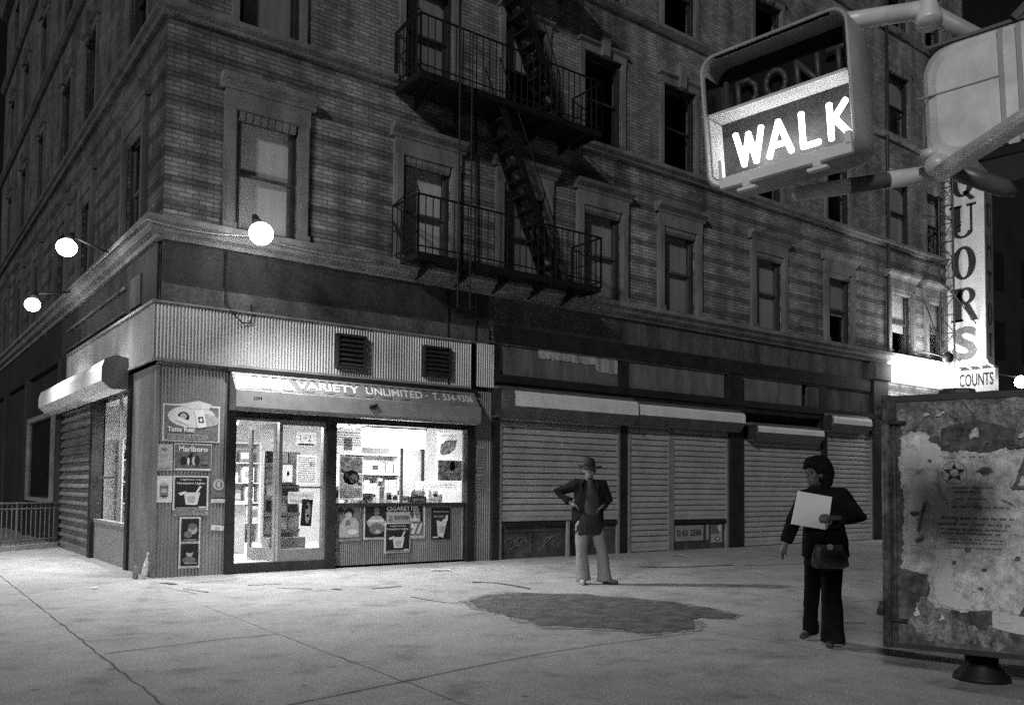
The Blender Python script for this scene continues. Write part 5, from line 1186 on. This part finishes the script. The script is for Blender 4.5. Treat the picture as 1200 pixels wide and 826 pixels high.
def woman():
    rz = R(-36.8)
    t = thing('person', 'person walking left in a black coat and flared trousers, holding a white sheaf of papers', 'person', (3.476, -9.033, 0), rz)
    SN, SF = (.13, -.03, 1.355), (-.18, .0, 1.35); EN, EF = (.275, -.05, 1.16), (-.3, -.03, 1.1); WN, WF = (.0, -.21, 1.155), (-.385, -.06, .905)
    HN, HF = (.05, -.03, .86), (-.09, .03, .86); KN, KF = (.035, -.05, .47), (-.06, .17, .46); AN, AF = (.05, -.02, .08), (.0, .4, .1)
    mb = MB(); q = head(mb, (-.1, -.02, 1.545), R(-62), .95)
    mb.tube([(-.06, 0, 1.34), (-.085, -.005, 1.48)], [.056, .048], 12)
    mb.loft([(-.02, 0, .85, .15, .11), (-.02, 0, 1.0, .13, .1), (-.03, 0, 1.2, .145, .1), (-.03, 0, 1.34, .16, .085), (-.05, 0, 1.41, .07, .06)])
    for a, b, c in ((SN, EN, WN), (SF, EF, WF)): limb(mb, [a, b, c], [.045, .036, .025])
    hand(mb, WN, Vector((-.12, -.03, .01)), (0, .6, -.2), .92, .35, -1); hand(mb, WF, Vector((-.05, -.03, -.1)), (.3, -.2, 0), .92, .3, 1)
    for a, b, c in ((HN, KN, AN), (HF, KF, AF)): limb(mb, [a, b, c], [.08, .052, .038])
    limb(mb, [AN, (0, -.1, .04)], [.036, .03]); limb(mb, [AF, (-.08, .34, .05)], [.036, .03])
    blob(mb, 'body', m_skind, t, .009, 3)
    mb = MB()
    for sx in (-1, 1): mb.ell(q(sx * .034, -.076, .012), (.011, .011, .007), 8, 6)
    mb.build('eyes', m_eye, t, local=True)
    mb = MB(); random.seed(4)
    mb.ell((-.06, .0, 1.61), (.125, .115, .11)); mb.ell((-.015, .01, 1.55), (.1, .11, .11)); mb.ell((-.115, -.02, 1.64), (.08, .09, .07)); mb.ell((.0, .01, 1.48), (.07, .09, .07))
    for k in range(46):
        a, b = random.uniform(0, 6.28), random.uniform(-.2, 1.4); d = Vector((math.cos(a) * math.cos(b), math.sin(a) * math.cos(b), math.sin(b)))
        c = Vector((-.06, .0, 1.595)) + Vector((d.x * .11, d.y * .1, d.z * .1))
        if c.x < -.13 and c.z < 1.6: continue
        mb.ell(c, (.03, .03, .028), 8, 6)
    blob(mb, 'hair', m_hair, t, .011, 2, .004)
    mb = MB(); mb.loft([(.0, 0, .8, .215, .15), (-.005, 0, .95, .2, .145), (-.02, 0, 1.12, .175, .13), (-.025, 0, 1.28, .195, .125), (-.03, 0, 1.36, .19, .1), (-.045, 0, 1.42, .1, .08), (-.06, 0, 1.445, .07, .065)])
    limb(mb, [(.05, -.01, 1.34), SN, EN, Vector(EN).lerp(Vector(WN), .78)], [.085, .088, .082, .058]); limb(mb, [(-.1, 0, 1.34), SF, EF, Vector(EF).lerp(Vector(WF), .85)], [.08, .075, .065, .055])
    blob(mb, 'coat', m_coatw, t, .012, 4, .007)
    mb = MB(); mb.loft([(-.02, 0, .72, .17, .12), (-.02, 0, .9, .16, .12)])
    limb(mb, [(.05, -.03, .84), KN, (.05, -.03, .22), (.055, -.02, .045)], [.1, .085, .095, .112]); limb(mb, [(-.09, .03, .84), KF, (-.03, .32, .2), (-.0, .39, .07)], [.09, .07, .066, .075])
    blob(mb, 'trousers', m_coatw, t, .012, 4, .006)
    for pts in ([(.06, .04, .055), (.02, -.06, .045), (-.03, -.15, .03)], [(.02, .44, .1), (-.04, .37, .055), (-.12, .3, .03)]):
        mb = MB(); limb(mb, pts, [(.04, .036), (.038, .04), (.022, .03)], 12); o = blob(mb, 'shoe', m_shoe, t, .009, 3)
        for v in o.data.vertices: v.co.z = max(v.co.z, .002)
    mw = WM[t.name]
    # sheaf of papers held against the chest
    s_ = thing('paper_sheaf', 'white sheaf of papers held to the chest of the walking person', 'papers', mw @ Vector((-.18, -.17, 1.05)), rz)
    mb = MB(); c4 = [(-.365, 1.1), (-.047, 1.05), (-.008, 1.342), (-.303, 1.392)]
    for y in (-.185, -.172): mb.v += [mw @ Vector((x, y - .03 * (x + .2), z)) for x, z in c4]
    mb.f += [(0, 1, 2, 3), (7, 6, 5, 4), (0, 1, 5, 4), (1, 2, 6, 5), (2, 3, 7, 6), (3, 0, 4, 7)]
    mb.build('sheet', m_white, s_)
    b_ = thing('handbag', 'soft leather handbag with a round clasp hanging from the arm of the walking person', 'handbag', mw @ Vector((-.03, -.2, .72)), rz)
    mb = MB(); mb.loft([(-.03, -.2, .715, .13, .045), (-.03, -.2, .74, .165, .065), (-.035, -.195, .82, .158, .06), (-.04, -.19, .9, .13, .035), (-.04, -.19, .925, .12, .02)], 20)
    for i_, v in enumerate(mb.v): v += Vector((0, -1, 0)) * .02 * noise.noise(v * 18)
    mb.v = [mw @ v for v in mb.v]; mb.build('pouch', m_bag, b_, smooth=True)
    mb = MB(); mb.tube([mw @ Vector(p) for p in ((-.045, -.222, .905), (-.045, -.24, .905))], .026, 14); mb.build('clasp', m_white, b_)
    mb = MB(); mb.tube([mw @ Vector(p) for p in ((-.12, -.19, .915), (-.06, -.2, 1.06), (.05, -.2, 1.1), (.08, -.19, 1.05), (.04, -.19, .915))], .009, 6); mb.build('strap', m_coat, b_, smooth=True)
woman()

# ------------------------------------------------------------------ small loose things
t = thing('bottle', 'pale glass bottle leaning against the foot of the shop corner', 'bottle', (-.16, -.09, 0))
ax = Vector((.16, .06, 1)).normalized(); o = Vector((-.17, -.1, .0))
prof = [(.0, .03), (.01, .04), (.2, .04), (.24, .032), (.29, .015), (.36, .013), (.365, .017), (.385, .017)]
mb = MB(); mb.tube([o + Vector((0, 0, .008)) + ax * a for a, r_ in prof], [r_ for a, r_ in prof], 14); mb.build('glass', m_bottle, t, smooth=True)
mb = MB(); mb.tube([o + ax * .07, o + ax * .16], .0415, 14, False); mb.build('paper_band', m_paper, t, smooth=True)
t = thing('broken_bottle', 'dark low bottle standing beside the pale leaning bottle', 'bottle', (-.28, .02, 0))
mb = MB(); mb.loft([(-.26, .0, 0, .04, .04), (-.26, 0, .12, .04, .04), (-.26, 0, .16, .02, .02), (-.26, 0, .2, .015, .015)], 12); mb.build('glass', m_mid, t, smooth=True)
t = thing('timber_stake', 'bare timber stake leaning on the scribbled shutter base', 'stake', (7.99, -.2, 0))
mb = MB(); mb.hexa([(7.92, -.24, 0), (7.99, -.24, 0), (7.99, -.2, 0), (7.92, -.2, 0), (8.05, -.1, .72), (8.12, -.1, .72), (8.12, -.06, .72), (8.05, -.06, .72)]); mb.build('stake', m_stake, t)
def scrap(label, x, y, w, h, a, mat=m_white, seed=0):
    mb = MB(); n = 5; c, s_ = math.cos(a), math.sin(a)
    for i in range(n + 1):
        for j in range(n + 1):
            u, v = (i / n - .5) * w, (j / n - .5) * h
            mb.v.append(Vector((x + u * c - v * s_, y + u * s_ + v * c, .022 + .02 * noise.noise(Vector((u * 9, v * 9, seed))))))
    for i in range(n):
        for j in range(n):
            q = i * (n + 1) + j; mb.f.append((q, q + 1, q + n + 2, q + n + 1))
    tag(mb.build('paper_scrap', mat), label, 'litter')
scrap('crumpled white paper scrap on the sidewalk below the shop window', 4.25, -1.3, .34, .16, -.5, m_white, 1)
scrap('small white paper scrap in front of the shutter door leaf', 10.15, -1.15, .32, .14, -.4, m_paper, 2)
scrap('tiny white scrap at the foot of the end pier', 18.7, -.9, .2, .12, .2, m_paper, 3)
scrap('tiny pale scrap by the side street shutter', -1.0, -1.0, .1, .06, .6, m_paper, 4)

# ------------------------------------------------------------------ camera
C = Vector((-3.45434617, -13.55875342, 1.4))
yaw, pit, rol = R(53.2), R(2.4), R(.5)
fw = Vector((math.cos(yaw) * math.cos(pit), math.sin(yaw) * math.cos(pit), math.sin(pit)))
rt = Vector((math.sin(yaw), -math.cos(yaw), 0)); up = rt.cross(fw)
Rr = rt * math.cos(rol) + up * math.sin(rol); Uu = -rt * math.sin(rol) + up * math.cos(rol)
m = Matrix.Identity(4); m.col[0][:3] = Rr; m.col[1][:3] = Uu; m.col[2][:3] = -fw; m.col[3][:3] = C
cam = bpy.data.cameras.new('camera'); co = bpy.data.objects.new('camera', cam); COL.objects.link(co)
co.matrix_world = m
cam.sensor_fit = 'HORIZONTAL'; cam.sensor_width = 36; cam.lens = 36 * 1005 / 1200; cam.shift_y = 116 / 1200
cam.clip_start = .05; cam.clip_end = 500
S.camera = co

# ------------------------------------------------------------------ night light
sd = Vector((.85, .5, -.42)).normalized()      # direction the light travels
sun = bpy.data.lights.new('sun', 'SUN'); sun.energy = 1.08; sun.angle = R(5); so = bpy.data.objects.new('sun', sun); COL.objects.link(so)
so.rotation_euler = sd.to_track_quat('-Z', 'Y').to_euler(); so.location = (-20, -25, 25)
w = bpy.data.worlds.new('World'); S.world = w; w.use_nodes = True
nt = w.node_tree; bg = nt.nodes['Background']
sky = nt.nodes.new('ShaderNodeTexSky'); sky.sky_type = 'NISHITA'; sky.sun_disc = False
sky.sun_elevation = math.asin(-sd.z); sky.sun_rotation = math.atan2(-sd.x, -sd.y)
hs_ = nt.nodes.new('ShaderNodeHueSaturation'); hs_.inputs['Saturation'].default_value = 0
nt.links.new(sky.outputs[0], hs_.inputs['Color']); nt.links.new(hs_.outputs[0], bg.inputs['Color']); bg.inputs['Strength'].default_value = .0012
S.view_settings.view_transform = 'Standard'; S.view_settings.look = 'None'; S.view_settings.exposure = 0; S.view_settings.gamma = 1; S.view_settings.use_curve_mapping = False
S.cycles.max_bounces = 6; S.cycles.diffuse_bounces = 5; S.cycles.glossy_bounces = 3; S.cycles.transparent_max_bounces = 12
S.cycles.sample_clamp_indirect = 4; S.cycles.caustics_reflective = False; S.cycles.caustics_refractive = False
S.cycles.use_denoising = False
